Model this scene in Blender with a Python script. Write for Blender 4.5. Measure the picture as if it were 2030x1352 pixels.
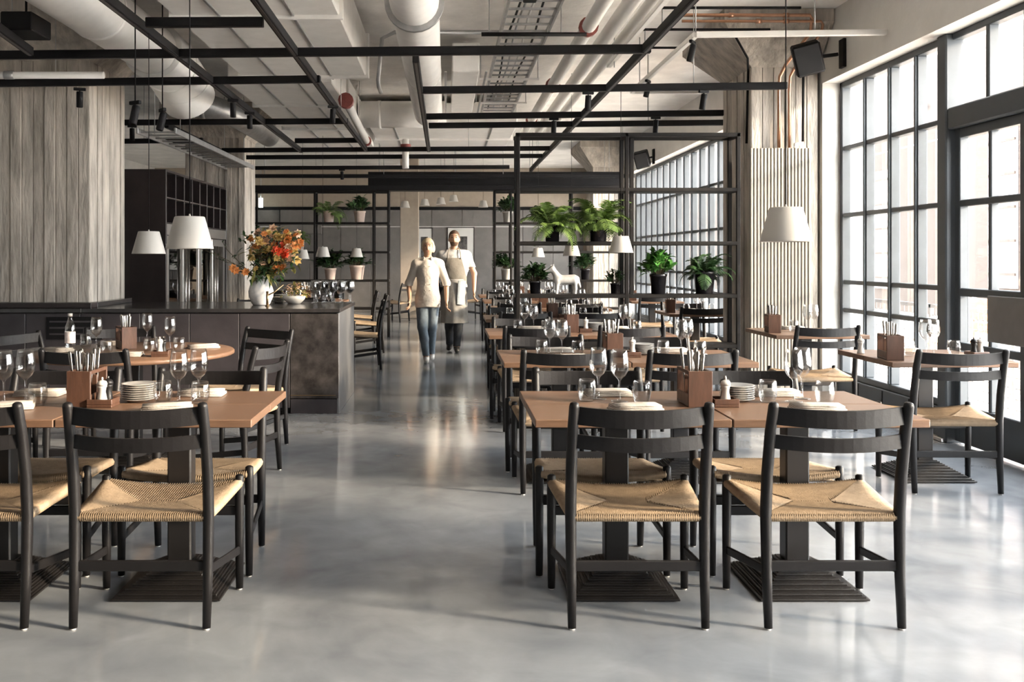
import bpy, math, random
import numpy as np
from mathutils import Vector, Matrix

for _o in list(bpy.data.objects):
    bpy.data.objects.remove(_o, do_unlink=True)
SC = bpy.context.scene
COL = SC.collection
PI = math.pi
rnd = random.Random(7)

# ------------------------------------------------------------------ camera
CAM_H, FPX, PX0, PY0 = 1.38, 1850.0, 885.0, 512.0
cam_d = bpy.data.cameras.new('camera')
cam_d.sensor_width = 36.0
cam_d.lens = FPX / 2030.0 * 36.0
cam_d.shift_x = (1015.0 - PX0) / 2030.0
cam_d.shift_y = -(676.0 - PY0) / 2030.0
cam_d.clip_end = 200
cam = bpy.data.objects.new('camera', cam_d)
COL.objects.link(cam)
cam.location = (0, 0, CAM_H)
cam.rotation_euler = (PI / 2, 0, 0)
SC.camera = cam

# ------------------------------------------------------------------ light
world = bpy.data.worlds.new('sky')
SC.world = world
world.use_nodes = True
_bg = world.node_tree.nodes['Background']
_bg.inputs['Color'].default_value = (0.95, 0.98, 1.02, 1)
_bg.inputs['Strength'].default_value = 14.0
sun_d = bpy.data.lights.new('sun', 'SUN')
sun_d.energy = 11.0
sun_d.angle = math.radians(7.0)
sun_d.color = (1.0, 0.82, 0.62)
sun = bpy.data.objects.new('sun', sun_d)
COL.objects.link(sun)
sun.location = (20, -6, 9)
sun.rotation_euler = Vector((-1.0, 0.34, -0.36)).to_track_quat('-Z', 'Y').to_euler()
vs = SC.view_settings
vs.view_transform = 'Standard'
vs.look = 'None'
vs.gamma = 1.0
vs.use_curve_mapping = False
vs.exposure = 1.0
SC.cycles.caustics_reflective = False
SC.cycles.caustics_refractive = False
SC.cycles.blur_glossy = 1.0
SC.cycles.sample_clamp_indirect = 6.0


def portal(name, x, y, z, sx, sy, rot):
    d = bpy.data.lights.new(name, 'AREA')
    d.shape = 'RECTANGLE'
    d.size, d.size_y = sx, sy
    d.cycles.is_portal = True
    o = bpy.data.objects.new(name, d)
    COL.objects.link(o)
    o.location = (x, y, z)
    o.rotation_euler = rot


# ------------------------------------------------------------------ pixel helpers
def PZ(px, py, z):
    """point where the photo's pixel ray meets the height z"""
    Y = (CAM_H - z) * FPX / (py - PY0)
    return Vector(((px - PX0) / FPX * Y, Y, z))


def PYY(px, py, Y):
    """point where the photo's pixel ray meets the depth Y"""
    return Vector(((px - PX0) / FPX * Y, Y, CAM_H - (py - PY0) / FPX * Y))


# ------------------------------------------------------------------ materials
MATS = {}


def mat(name, col, rough=0.5, metal=0.0, var=0.0, vscale=8.0, bump=0.0, bscale=40.0,
        stretch=(1, 1, 1), rvar=0.0, spec=0.5, emit=None, estr=0.0, trans=0.0, detail=4.0, sheen=0.0):
    m = bpy.data.materials.new(name)
    m.use_nodes = True
    nt = m.node_tree
    n, l = nt.nodes, nt.links
    b = n['Principled BSDF']
    b.inputs['Base Color'].default_value = (*col, 1)
    b.inputs['Roughness'].default_value = rough
    b.inputs['Metallic'].default_value = metal
    b.inputs['Specular IOR Level'].default_value = spec
    if emit:
        b.inputs['Emission Color'].default_value = (*emit, 1)
        b.inputs['Emission Strength'].default_value = estr
    tc = None
    if var or bump or rvar:
        tc = n.new('ShaderNodeTexCoord')
        mp = n.new('ShaderNodeMapping')
        mp.inputs['Scale'].default_value = stretch
        l.new(tc.outputs['Object'], mp.inputs['Vector'])
    if var:
        tx = n.new('ShaderNodeTexNoise')
        tx.inputs['Scale'].default_value = vscale
        tx.inputs['Detail'].default_value = detail
        tx.inputs['Roughness'].default_value = 0.62
        l.new(mp.outputs[0], tx.inputs['Vector'])
        r = n.new('ShaderNodeValToRGB')
        r.color_ramp.elements[0].position = 0.3
        r.color_ramp.elements[1].position = 0.7
        r.color_ramp.elements[0].color = (*[max(0, c * (1 - var)) for c in col], 1)
        r.color_ramp.elements[1].color = (*[min(1, c * (1 + var)) for c in col], 1)
        l.new(tx.outputs['Fac'], r.inputs['Fac'])
        l.new(r.outputs['Color'], b.inputs['Base Color'])
        if rvar:
            mr = n.new('ShaderNodeMapRange')
            mr.inputs['To Min'].default_value = max(0.02, rough - rvar)
            mr.inputs['To Max'].default_value = rough + rvar
            l.new(tx.outputs['Fac'], mr.inputs['Value'])
            l.new(mr.outputs[0], b.inputs['Roughness'])
    if bump:
        t2 = n.new('ShaderNodeTexNoise')
        t2.inputs['Scale'].default_value = bscale
        t2.inputs['Detail'].default_value = 5
        l.new(mp.outputs[0], t2.inputs['Vector'])
        bp = n.new('ShaderNodeBump')
        bp.inputs['Strength'].default_value = bump
        bp.inputs['Distance'].default_value = 0.02
        l.new(t2.outputs['Fac'], bp.inputs['Height'])
        l.new(bp.outputs[0], b.inputs['Normal'])
    MATS[name] = m
    return m


def glassmat(name, tint=(1, 1, 1), edge=0.55, rough=0.02, base=0.04):
    """thin clear glass: see-through face on, mirror-like at grazing angles"""
    m = bpy.data.materials.new(name)
    m.use_nodes = True
    nt = m.node_tree
    n, l = nt.nodes, nt.links
    n.remove(n['Principled BSDF'])
    out = n['Material Output']
    t = n.new('ShaderNodeBsdfTransparent')
    t.inputs['Color'].default_value = (*tint, 1)
    g = n.new('ShaderNodeBsdfGlossy')
    g.inputs['Roughness'].default_value = rough
    lw = n.new('ShaderNodeLayerWeight')
    lw.inputs['Blend'].default_value = 0.35
    mr = n.new('ShaderNodeMapRange')
    mr.inputs['To Min'].default_value = base
    mr.inputs['To Max'].default_value = edge
    l.new(lw.outputs['Facing'], mr.inputs['Value'])
    mx = n.new('ShaderNodeMixShader')
    l.new(mr.outputs[0], mx.inputs[0])
    l.new(t.outputs[0], mx.inputs[1])
    l.new(g.outputs[0], mx.inputs[2])
    l.new(mx.outputs[0], out.inputs['Surface'])
    MATS[name] = m
    return m


def leafmat(name, c0, c1, scale=9.0):
    m = mat(name, c0, rough=0.45, var=0.01, vscale=scale)
    r = [x for x in m.node_tree.nodes if x.type == 'VALTORGB'][0]
    r.color_ramp.elements[0].color = (*c0, 1)
    r.color_ramp.elements[1].color = (*c1, 1)
    b = m.node_tree.nodes['Principled BSDF']
    b.inputs['Transmission Weight'].default_value = 0.0
    b.inputs['Subsurface Weight'].default_value = 0.0
    return m


def floor_mat():
    m = bpy.data.materials.new('polished_concrete')
    m.use_nodes = True
    nt = m.node_tree
    n, l = nt.nodes, nt.links
    b = n['Principled BSDF']
    tc = n.new('ShaderNodeTexCoord')
    a = n.new('ShaderNodeTexNoise'); a.inputs['Scale'].default_value = 0.9; a.inputs['Detail'].default_value = 7
    a.inputs['Distortion'].default_value = 1.2; a.inputs['Roughness'].default_value = 0.6
    c = n.new('ShaderNodeTexNoise'); c.inputs['Scale'].default_value = 4.5; c.inputs['Detail'].default_value = 6
    c.inputs['Distortion'].default_value = 0.6
    for t in (a, c):
        l.new(tc.outputs['Object'], t.inputs['Vector'])
    mx = n.new('ShaderNodeMix'); mx.data_type = 'FLOAT'; mx.inputs[0].default_value = 0.42
    l.new(a.outputs['Fac'], mx.inputs[2]); l.new(c.outputs['Fac'], mx.inputs[3])
    r = n.new('ShaderNodeValToRGB')
    r.color_ramp.elements[0].position = 0.32; r.color_ramp.elements[0].color = (0.148, 0.163, 0.183, 1)
    r.color_ramp.elements[1].position = 0.68; r.color_ramp.elements[1].color = (0.275, 0.293, 0.318, 1)
    l.new(mx.outputs[0], r.inputs['Fac'])
    l.new(r.outputs['Color'], b.inputs['Base Color'])
    mr = n.new('ShaderNodeMapRange'); mr.inputs['To Min'].default_value = 0.08; mr.inputs['To Max'].default_value = 0.18
    l.new(c.outputs['Fac'], mr.inputs['Value']); l.new(mr.outputs[0], b.inputs['Roughness'])
    b.inputs['Specular IOR Level'].default_value = 0.65
    MATS['floor'] = m


floor_mat()
mat('concrete', (0.43, 0.385, 0.335), 0.85, var=0.36, vscale=5, bump=1.0, bscale=13, stretch=(1.6, 1.6, 0.35))
mat('concrete_light', (0.56, 0.53, 0.49), 0.8, var=0.14, vscale=6, bump=0.4, bscale=30, stretch=(1.5, 1.5, 0.4))
mat('slab', (0.86, 0.83, 0.79), 0.85, var=0.12, vscale=2.2, bump=0.3, bscale=14)
mat('plaster', (0.66, 0.64, 0.61), 0.8, var=0.06, vscale=3, bump=0.08, bscale=30)
mat('panel_grey', (0.18, 0.166, 0.155), 0.7, var=0.15, vscale=3, bump=0.1)
mat('beige_wall', (0.40, 0.335, 0.27), 0.8, var=0.06)
mat('black_wood', (0.0095, 0.0088, 0.0096), 0.45, spec=0.3, var=0.15, vscale=14, bump=0.04, bscale=60)
mat('black_metal', (0.0075, 0.007, 0.0078), 0.6, spec=0.2, var=0.2, vscale=6)
mat('base_metal', (0.010, 0.0086, 0.0086), 0.42, var=0.2, vscale=10)
mat('shelf_metal', (0.008, 0.0066, 0.0058), 0.6, spec=0.2, var=0.2, vscale=9)
mat('cubby_edge', (0.10, 0.085, 0.08), 0.4, metal=0.5)
mat('frame_metal', (0.050, 0.058, 0.066), 0.5, var=0.1, vscale=5)
mat('oak', (0.165, 0.095, 0.060), 0.36, var=0.22, vscale=6, stretch=(0.7, 9, 9), bump=0.05, bscale=30, detail=6, rvar=0.08)
mat('caddy_wood', (0.085, 0.042, 0.027), 0.4, var=0.3, vscale=8, stretch=(6, 6, 0.8), bump=0.05)
mat('cord_seat', (0.36, 0.262, 0.172), 0.75, var=0.16, vscale=30, bump=0.15, bscale=120)
mat('linen', (0.41, 0.37, 0.33), 0.85, var=0.05, vscale=20, bump=0.25, bscale=160)
mat('white_china', (0.50, 0.48, 0.455), 0.22)
mat('white_lamp', (0.49, 0.465, 0.43), 0.35)
mat('lamp_inner', (0.86, 0.84, 0.80), 0.5)
mat('white_paint', (0.72, 0.70, 0.67), 0.45, var=0.04, vscale=4)
mat('duct_white', (0.88, 0.86, 0.83), 0.45, var=0.06, vscale=5, bump=0.05, bscale=8)
mat('galv', (0.42, 0.42, 0.42), 0.38, metal=0.75, var=0.15, vscale=12)
mat('steel', (0.27, 0.25, 0.23), 0.27, metal=1.0)
mat('brushed_steel', (0.50, 0.48, 0.46), 0.3, metal=0.9, var=0.1, vscale=5, stretch=(10, 10, 0.5))
mat('copper', (0.50, 0.28, 0.18), 0.28, metal=1.0, var=0.15, vscale=12)
mat('red_paint', (0.23, 0.055, 0.045), 0.5, var=0.2, vscale=20)
mat('bronze', (0.30, 0.21, 0.12), 0.35, metal=0.9)
mat('counter_top', (0.035, 0.032, 0.032), 0.16, var=0.25, vscale=10, rvar=0.06, spec=0.6)
mat('counter_panel', (0.040, 0.034, 0.037), 0.5, var=0.25, vscale=4, bump=0.05)
mat('counter_steel', (0.060, 0.052, 0.049), 0.42, metal=0.4, var=0.75, vscale=7, rvar=0.12, detail=8)
mat('counter_end', (0.19, 0.19, 0.195), 0.32, metal=0.5, var=0.1, vscale=4)
mat('cabinet_dark', (0.022, 0.0155, 0.015), 0.4, var=0.3, vscale=5)
mat('cabinet_inner', (0.035, 0.018, 0.017), 0.6)
mat('radiator', (0.31, 0.285, 0.25), 0.42)
mat('pot_black', (0.012, 0.011, 0.013), 0.12, spec=0.6)
mat('pot_pale', (0.63, 0.50, 0.43), 0.7, var=0.08, vscale=10)
mat('soil', (0.03, 0.02, 0.014), 0.95, var=0.3, vscale=40)
leafmat('fern', (0.028, 0.080, 0.018), (0.19, 0.28, 0.07), 14)
leafmat('leaf_bright', (0.02, 0.095, 0.018), (0.10, 0.28, 0.045), 12)
leafmat('leaf_dark', (0.010, 0.035, 0.013), (0.05, 0.11, 0.03), 12)
leafmat('leaf_mixed', (0.06, 0.09, 0.02), (0.36, 0.30, 0.09), 12)
mat('stem', (0.08, 0.06, 0.03), 0.7)
mat('bloom_orange', (0.80, 0.33, 0.10), 0.6, var=0.25, vscale=40)
mat('bloom_peach', (0.82, 0.55, 0.37), 0.6, var=0.2, vscale=40)
mat('bloom_red', (0.78, 0.09, 0.03), 0.6, var=0.2, vscale=40)
mat('bloom_yellow', (0.78, 0.55, 0.20), 0.6, var=0.2, vscale=40)
mat('vase', (0.68, 0.66, 0.65), 0.25, var=0.22, vscale=16)
mat('statue', (0.62, 0.60, 0.58), 0.3, metal=0.3, var=0.15, vscale=30)
mat('skin', (0.46, 0.27, 0.175), 0.55, var=0.06, vscale=12)
mat('hair_blond', (0.56, 0.44, 0.28), 0.6, var=0.2, vscale=40, stretch=(3, 3, 0.6), bump=0.4, bscale=60)
mat('hair_brown', (0.10, 0.055, 0.03), 0.65, var=0.3, vscale=50, bump=0.4, bscale=70)
mat('chef_white', (0.55, 0.50, 0.44), 0.85, var=0.05, vscale=14, bump=0.9, bscale=8)
mat('tee_white', (0.44, 0.43, 0.415), 0.85, var=0.05, vscale=14, bump=0.8, bscale=9)
mat('jeans', (0.115, 0.145, 0.175), 0.85, var=0.3, vscale=9, bump=0.3, bscale=18)
mat('apron', (0.185, 0.165, 0.135), 0.85, var=0.12, vscale=10, bump=0.4, bscale=12)
mat('apron_skirt', (0.24, 0.225, 0.205), 0.85, var=0.2, vscale=8, bump=0.4, bscale=12)
mat('dark_cloth', (0.022, 0.026, 0.032), 0.8, var=0.3, vscale=10)
mat('shoe_white', (0.62, 0.60, 0.57), 0.6)
mat('shoe_dark', (0.02, 0.02, 0.02), 0.4)
mat('towel', (0.50, 0.55, 0.58), 0.9, var=0.08, bump=0.3, bscale=60)
mat('eye_dark', (0.03, 0.02, 0.015), 0.2)
mat('lips', (0.42, 0.16, 0.12), 0.5)
mat('paper', (0.72, 0.70, 0.66), 0.7)
mat('print_dark', (0.10, 0.095, 0.09), 0.6, var=0.8, vscale=9)
mat('exit_glow', (0.9, 0.95, 0.9), 0.5, emit=(0.85, 1.0, 0.9), estr=4.0)
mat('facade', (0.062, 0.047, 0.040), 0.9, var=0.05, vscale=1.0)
mat('facade_dark', (0.36, 0.31, 0.30), 0.7, var=0.2, vscale=6)
mat('paving', (0.58, 0.53, 0.47), 0.9, var=0.1, vscale=3)
mat('bench_wood', (0.62, 0.34, 0.15), 0.6, var=0.2, vscale=5, stretch=(6, 1, 6))
mat('fence_wire', (0.20, 0.19, 0.19), 0.5, metal=0.4)
mat('brick_band', (0.33, 0.22, 0.17), 0.85, var=0.3, vscale=9)
mat('glide', (0.75, 0.73, 0.70), 0.5)
mat('bottle_label', (0.70, 0.62, 0.60), 0.6, var=0.3, vscale=30)
mat('blackboard', (0.02, 0.02, 0.022), 0.6)
glassmat('window_glass', (0.98, 0.98, 0.97), edge=0.35, base=0.03)
glassmat('clear_glass', (0.98, 0.98, 0.975), edge=0.5, base=0.035)
glassmat('bottle_glass', (0.93, 0.95, 0.95), edge=0.6, base=0.06)
glassmat('fridge_glass', (0.18, 0.16, 0.15), edge=0.5, base=0.08)


# ------------------------------------------------------------------ mesh builder
class MB:
    def __init__(s):
        s.v, s.f, s.sm = [], [], []

    def add(s, v, f, smooth=False):
        o = len(s.v)
        s.v += [tuple(p) for p in v]
        s.f += [tuple(i + o for i in q) for q in f]
        s.sm += [smooth] * len(f)
        return s

    def box(s, x0, x1, y0, y1, z0, z1, M=None):
        v = [(x, y, z) for z in (z0, z1) for y in (y0, y1) for x in (x0, x1)]
        if M is not None:
            v = [M @ Vector(p) for p in v]
        return s.add(v, [(0, 2, 3, 1), (4, 5, 7, 6), (0, 1, 5, 4), (2, 6, 7, 3), (0, 4, 6, 2), (1, 3, 7, 5)])

    def bbox(s, x0, x1, y0, y1, z0, z1, b=0.004, M=None):
        """box with chamfered edges"""
        b = min(b, (x1 - x0) * .45, (y1 - y0) * .45, (z1 - z0) * .45)
        X, Y, Z = (x0, x1), (y0, y1), (z0, z1)
        v, idx = [], {}
        for i in (0, 1):
            for j in (0, 1):
                for k in (0, 1):
                    sx, sy, sz = (1 if i == 0 else -1), (1 if j == 0 else -1), (1 if k == 0 else -1)
                    for a in range(3):
                        p = [X[i] + sx * b, Y[j] + sy * b, Z[k] + sz * b]
                        p[a] = (X[i], Y[j], Z[k])[a]
                        idx[(i, j, k, a)] = len(v)
                        v.append(p)
        f = []
        I = lambda i, j, k, a: idx[(i, j, k, a)]
        for i in (0, 1):
            q = [I(i, 0, 0, 0), I(i, 1, 0, 0), I(i, 1, 1, 0), I(i, 0, 1, 0)]
            f.append(q if i else q[::-1])
            q = [I(0, i, 0, 1), I(0, i, 1, 1), I(1, i, 1, 1), I(1, i, 0, 1)]
            f.append(q if i else q[::-1])
            q = [I(0, 0, i, 2), I(1, 0, i, 2), I(1, 1, i, 2), I(0, 1, i, 2)]
            f.append(q if i else q[::-1])
        for i in (0, 1):
            for j in (0, 1):
                q = [I(i, j, 0, 0), I(i, j, 1, 0), I(i, j, 1, 1), I(i, j, 0, 1)]
                f.append(q if (i ^ j) else q[::-1])
                q = [I(i, 0, j, 0), I(i, 1, j, 0), I(i, 1, j, 2), I(i, 0, j, 2)]
                f.append(q[::-1] if (i ^ j) else q)
                q = [I(0, i, j, 1), I(1, i, j, 1), I(1, i, j, 2), I(0, i, j, 2)]
                f.append(q if (i ^ j) else q[::-1])
        for i in (0, 1):
            for j in (0, 1):
                for k in (0, 1):
                    q = [I(i, j, k, 0), I(i, j, k, 1), I(i, j, k, 2)]
                    f.append(q if (i + j + k) % 2 == 1 else q[::-1])
        if M is not None:
            v = [M @ Vector(p) for p in v]
        return s.add(v, f)

    def tube(s, pts, r, n=8, caps=True, smooth=True, flat=None):
        """swept round (or elliptical: flat=(a,b)) section along a path"""
        pts = [Vector(p) for p in pts]
        m = len(pts)
        if not hasattr(r, '__len__'):
            r = [r] * m
        T = []
        for i in range(m):
            d = pts[min(i + 1, m - 1)] - pts[max(i - 1, 0)]
            T.append(d.normalized())
        up = Vector((0, 0, 1)) if abs(T[0].z) < 0.9 else Vector((0, 1, 0))
        N = (up - T[0] * up.dot(T[0])).normalized()
        v, f = [], []
        for i in range(m):
            N = (N - T[i] * N.dot(T[i])).normalized()
            B = T[i].cross(N)
            for k in range(n):
                a = 2 * PI * k / n
                ca, sa = math.cos(a), math.sin(a)
                if flat:
                    ca, sa = ca * flat[0], sa * flat[1]
                v.append(pts[i] + (N * ca + B * sa) * r[i])
        for i in range(m - 1):
            for k in range(n):
                k2 = (k + 1) % n
                f.append((i * n + k, i * n + k2, (i + 1) * n + k2, (i + 1) * n + k))
        s.add(v, f, smooth)
        if caps:
            o = len(s.v) - len(v)
            s.f.append(tuple(o + k for k in range(n))[::-1]); s.sm.append(False)
            s.f.append(tuple(o + (m - 1) * n + k for k in range(n))); s.sm.append(False)
        return s

    def bar(s, a, b, w, h, b_=0.0):
        """rectangular bar between two points; w across (horizontal), h up"""
        a, b = Vector(a), Vector(b)
        d = (b - a)
        L = d.length
        d.normalize()
        up = Vector((0, 0, 1)) if abs(d.z) < 0.95 else Vector((0, 1, 0))
        x = d.cross(up).normalized()
        u = x.cross(d)
        M = Matrix(((x.x, d.x, u.x, a.x), (x.y, d.y, u.y, a.y), (x.z, d.z, u.z, a.z), (0, 0, 0, 1)))
        if b_:
            return s.bbox(-w / 2, w / 2, 0, L, -h / 2, h / 2, b_, M)
        return s.box(-w / 2, w / 2, 0, L, -h / 2, h / 2, M)

    def lathe(s, prof, n=20, c=(0, 0, 0), smooth=True, M=None):
        v, f = [], []
        m = len(prof)
        for r, z in prof:
            for k in range(n):
                a = 2 * PI * k / n
                v.append(Vector((c[0] + r * math.cos(a), c[1] + r * math.sin(a), c[2] + z)))
        if M is not None:
            v = [M @ p for p in v]
        for i in range(m - 1):
            for k in range(n):
                k2 = (k + 1) % n
                f.append((i * n + k, i * n + k2, (i + 1) * n + k2, (i + 1) * n + k))
        o = len(s.v)
        s.add(v, f, smooth)
        if prof[0][0] > 1e-5:
            pass
        return s

    def disc(s, r, z, n=20, c=(0, 0), up=True):
        v = [(c[0] + r * math.cos(2 * PI * k / n), c[1] + r * math.sin(2 * PI * k / n), z) for k in range(n)]
        return s.add(v, [tuple(range(n)) if up else tuple(range(n))[::-1]])

    def prism(s, poly, h0, h1, axis='z'):
        n = len(poly)
        def P(a, b, h):
            return {'z': (a, b, h), 'y': (a, h, b), 'x': (h, a, b)}[axis]
        v = [P(a, b, h0) for a, b in poly] + [P(a, b, h1) for a, b in poly]
        f = [tuple(range(n))[::-1], tuple(range(n, 2 * n))]
        f += [(i, (i + 1) % n, n + (i + 1) % n, n + i) for i in range(n)]
        return s.add(v, f)

    def mesh(s, name, m):
        me = bpy.data.meshes.new(name)
        me.from_pydata(s.v, [], s.f)
        me.polygons.foreach_set('use_smooth', s.sm)
        if isinstance(m, str):
            m = MATS[m]
        me.materials.append(m)
        me.update()
        return me

    def build(s, name, m, parent=None, loc=None, rot=None):
        return link(name, s.mesh(name, m), parent, loc, rot)


def link(name, me, parent=None, loc=None, rot=None):
    o = bpy.data.objects.new(name, me)
    COL.objects.link(o)
    if parent is not None:
        o.parent = parent
    if loc is not None:
        o.location = loc
    if rot is not None:
        o.rotation_euler = rot
    return o


def tag(o, label, cat, group=None):
    o['label'] = label
    o['category'] = cat
    if group:
        o['group'] = group
    return o


def thing(name, label, cat, loc=(0, 0, 0), rz=0.0, group=None):
    o = bpy.data.objects.new(name, None)
    o.empty_display_size = 0.1
    COL.objects.link(o)
    o.location = loc
    o.rotation_euler = (0, 0, rz)
    return tag(o, label, cat, group)


def struct(o):
    o['kind'] = 'structure'
    return o


KIDS = {}


def tree(root):
    """remember children once so that copies are quick"""
    ch = {}
    for o in COL.objects:
        if o.parent is not None:
            ch.setdefault(o.parent.name, []).append(o)
    def rec(o):
        return [(c, rec(c)) for c in ch.get(o.name, [])]
    KIDS[root.name] = rec(root)
    return root


def dup(root, loc, rz=0.0, label=None, group=None):
    r = root.copy()
    COL.objects.link(r)
    r.location = loc
    r.rotation_euler = (0, 0, rz)
    if label:
        r['label'] = label
    if group:
        r['group'] = group
    def rec(kids, par):
        for c, kk in kids:
            d = c.copy()
            COL.objects.link(d)
            d.parent = par
            rec(kk, d)
    rec(KIDS.get(root.name, []), r)
    return r


class Proto:
    """first use moves the prototype itself, later uses copy it"""
    def __init__(s, root):
        s.root, s.used = tree(root), False

    def put(s, loc, rz=0.0, label=None, group=None):
        if not s.used:
            s.used = True
            o = s.root
            o.location = loc
            o.rotation_euler = (0, 0, rz)
            if label:
                o['label'] = label
            if group:
                o['group'] = group
            return o
        return dup(s.root, loc, rz, label, group)


# ------------------------------------------------------------------ smooth bodies from blended shapes
def sdf_field(prims, vox, pad=0.03):
    lo = np.array([1e9] * 3); hi = -lo
    for p in prims:
        if p[0] == 'c':
            a, b, ra, rb = np.array(p[1]), np.array(p[2]), p[3], p[4]
            R = max(ra, rb)
            lo = np.minimum(lo, np.minimum(a, b) - R); hi = np.maximum(hi, np.maximum(a, b) + R)
        else:
            c, r = np.array(p[1]), np.array(p[2])
            lo = np.minimum(lo, c - r); hi = np.maximum(hi, c + r)
    lo -= pad; hi += pad
    n = np.ceil((hi - lo) / vox).astype(int) + 1
    D = np.full(n, 0.5, dtype=np.float32)
    ax = [lo[i] + vox * np.arange(n[i]) for i in range(3)]
    for p in prims:
        k = p[5] if p[0] == 'c' and len(p) > 5 else (p[3] if p[0] == 'e' and len(p) > 3 else 0.02)
        if p[0] == 'c':
            a, b, ra, rb = np.array(p[1], float), np.array(p[2], float), p[3], p[4]
            R = max(ra, rb) + k + 3 * vox
            l_, h_ = np.minimum(a, b) - R, np.maximum(a, b) + R
        else:
            c, r = np.array(p[1], float), np.array(p[2], float)
            l_, h_ = c - r - k - 3 * vox, c + r + k + 3 * vox
        i0 = np.clip(np.floor((l_ - lo) / vox).astype(int), 0, n)
        i1 = np.clip(np.ceil((h_ - lo) / vox).astype(int) + 1, 0, n)
        sl = tuple(slice(i0[i], i1[i]) for i in range(3))
        X = ax[0][sl[0]][:, None, None]; Y = ax[1][sl[1]][None, :, None]; Z = ax[2][sl[2]][None, None, :]
        if p[0] == 'c':
            d = b - a
            t = np.clip(((X - a[0]) * d[0] + (Y - a[1]) * d[1] + (Z - a[2]) * d[2]) / max(1e-9, d @ d), 0, 1)
            q = np.sqrt((X - a[0] - t * d[0]) ** 2 + (Y - a[1] - t * d[1]) ** 2 + (Z - a[2] - t * d[2]) ** 2) - (ra + (rb - ra) * t)
        else:
            k0 = np.sqrt(((X - c[0]) / r[0]) ** 2 + ((Y - c[1]) / r[1]) ** 2 + ((Z - c[2]) / r[2]) ** 2)
            q = (k0 - 1.0) * r.min()
        o = D[sl]
        h = np.maximum(k - np.abs(o - q), 0) / k
        D[sl] = np.minimum(o, q) - h * h * k * 0.25
    return D, lo, vox, ax


def sdf_mesh(name, m, D, lo, vox):
    ins = D < 0
    S = sum(ins[i:D.shape[0] - 1 + i, j:D.shape[1] - 1 + j, k:D.shape[2] - 1 + k].astype(np.int8)
            for i in (0, 1) for j in (0, 1) for k in (0, 1))
    act = (S > 0) & (S < 8)
    cells = np.argwhere(act)
    idx = np.full(act.shape, -1, dtype=np.int64)
    idx[act] = np.arange(len(cells))
    acc = np.zeros((len(cells), 3)); cnt = np.zeros(len(cells))
    cor = [(i, j, k) for i in (0, 1) for j in (0, 1) for k in (0, 1)]
    val = {c: D[cells[:, 0] + c[0], cells[:, 1] + c[1], cells[:, 2] + c[2]] for c in cor}
    for c in cor:
        for a in range(3):
            if c[a] == 0:
                e = list(c); e[a] = 1; e = tuple(e)
                v0, v1 = val[c], val[e]
                x = (v0 < 0) != (v1 < 0)
                t = np.where(x, v0 / np.where(v0 == v1, 1, v0 - v1), 0)
                for q in range(3):
                    acc[:, q] += np.where(x, c[q] + (t if q == a else 0), 0)
                cnt += x
    P = (cells + acc / cnt[:, None]) * vox + lo
    F = []
    for a in range(3):
        b, c = (a + 1) % 3, (a + 2) % 3
        s0 = [slice(None)] * 3; s1 = [slice(None)] * 3
        s0[a] = slice(0, D.shape[a] - 1); s1[a] = slice(1, D.shape[a])
        A, B = ins[tuple(s0)], ins[tuple(s1)]
        e = np.argwhere(A != B)
        e = e[(e[:, b] > 0) & (e[:, c] > 0) & (e[:, b] < D.shape[b] - 1) & (e[:, c] < D.shape[c] - 1)]
        if not len(e):
            continue
        def g(db, dc):
            q = e.copy(); q[:, b] -= db; q[:, c] -= dc
            return idx[q[:, 0], q[:, 1], q[:, 2]]
        quad = np.stack([g(0, 0), g(1, 0), g(1, 1), g(0, 1)], 1)
        fl = A[e[:, 0], e[:, 1], e[:, 2]]
        quad[~fl] = quad[~fl][:, ::-1]
        F.append(quad)
    F = np.concatenate(F)
    F = F[(F >= 0).all(1)]
    me = bpy.data.meshes.new(name)
    me.from_pydata(P.tolist(), [], F.tolist())
    me.polygons.foreach_set('use_smooth', [True] * len(me.polygons))
    me.materials.append(MATS[m])
    me.update()
    return me
# ================================================================== STRUCTURE
XW, XG, ZS, ZC = 3.61, 3.85, 3.06, 3.70      # wall face, glazing plane, window head, slab soffit
XL, YB, YF = -7.5, 24.0, -5.0                # left wall, back wall, wall behind the camera

struct(MB().box(XL - .3, XG + .2, YF - .3, YB + .3, -0.3, 0.0).build('floor', 'floor'))
struct(MB().box(XL - .3, XG + .2, YF - .3, YB + .3, ZC, ZC + .3).build('ceiling', 'slab'))
struct(MB().box(XG + .2, 40, -30, 60, -0.4, -0.12).build('ground', 'paving'))
struct(MB().box(XL - .3, XL, YF - .3, YB + .3, 0, ZC).build('wall_left', 'plaster'))

# right wall: header, piers and low bulkhead
WINS = [('window_1', 7.10, 8.96), ('window_2', 10.15, 18.6), ('window_3', 0.35, 5.10), ('window_4', 19.6, 23.6)]
wr = MB()
wr.box(XW, XG + .2, YF - .3, YB + .3, ZS, ZC)
for a, b in ((8.96, 10.15), (18.6, 19.6), (23.6, YB + .3), (YF - .3, 0.35)):
    wr.box(XW, XG + .2, a, b, 0, ZS)
struct(wr.build('wall_right', 'plaster'))
for i, (a, b) in enumerate(((7.10, 8.96), (10.15, 18.6), (0.35, 5.10), (19.6, 23.6))):
    t = MB().bbox(XW + .14, XG + .2, a, b, 0.0, 0.25, .006)
    struct(t.build('trim_%d' % (i + 1), 'frame_metal'))
    n = max(1, round((b - a) / 0.46))
    if i == 0:
        for k in range(1, 4):
            y = a + (b - a) * k / 4
            MB().box(XW + .136, XW + .142, y - .004, y + .004, 0.02, 0.24).build('joint', 'black_metal', bpy.data.objects['trim_1'])
struct(MB().bbox(XW + .10, XW + .14, 7.0, 8.95, 0.0, 0.03, .004).build('baseboard_right', 'brushed_steel'))


PANE_MESH = {}


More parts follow.
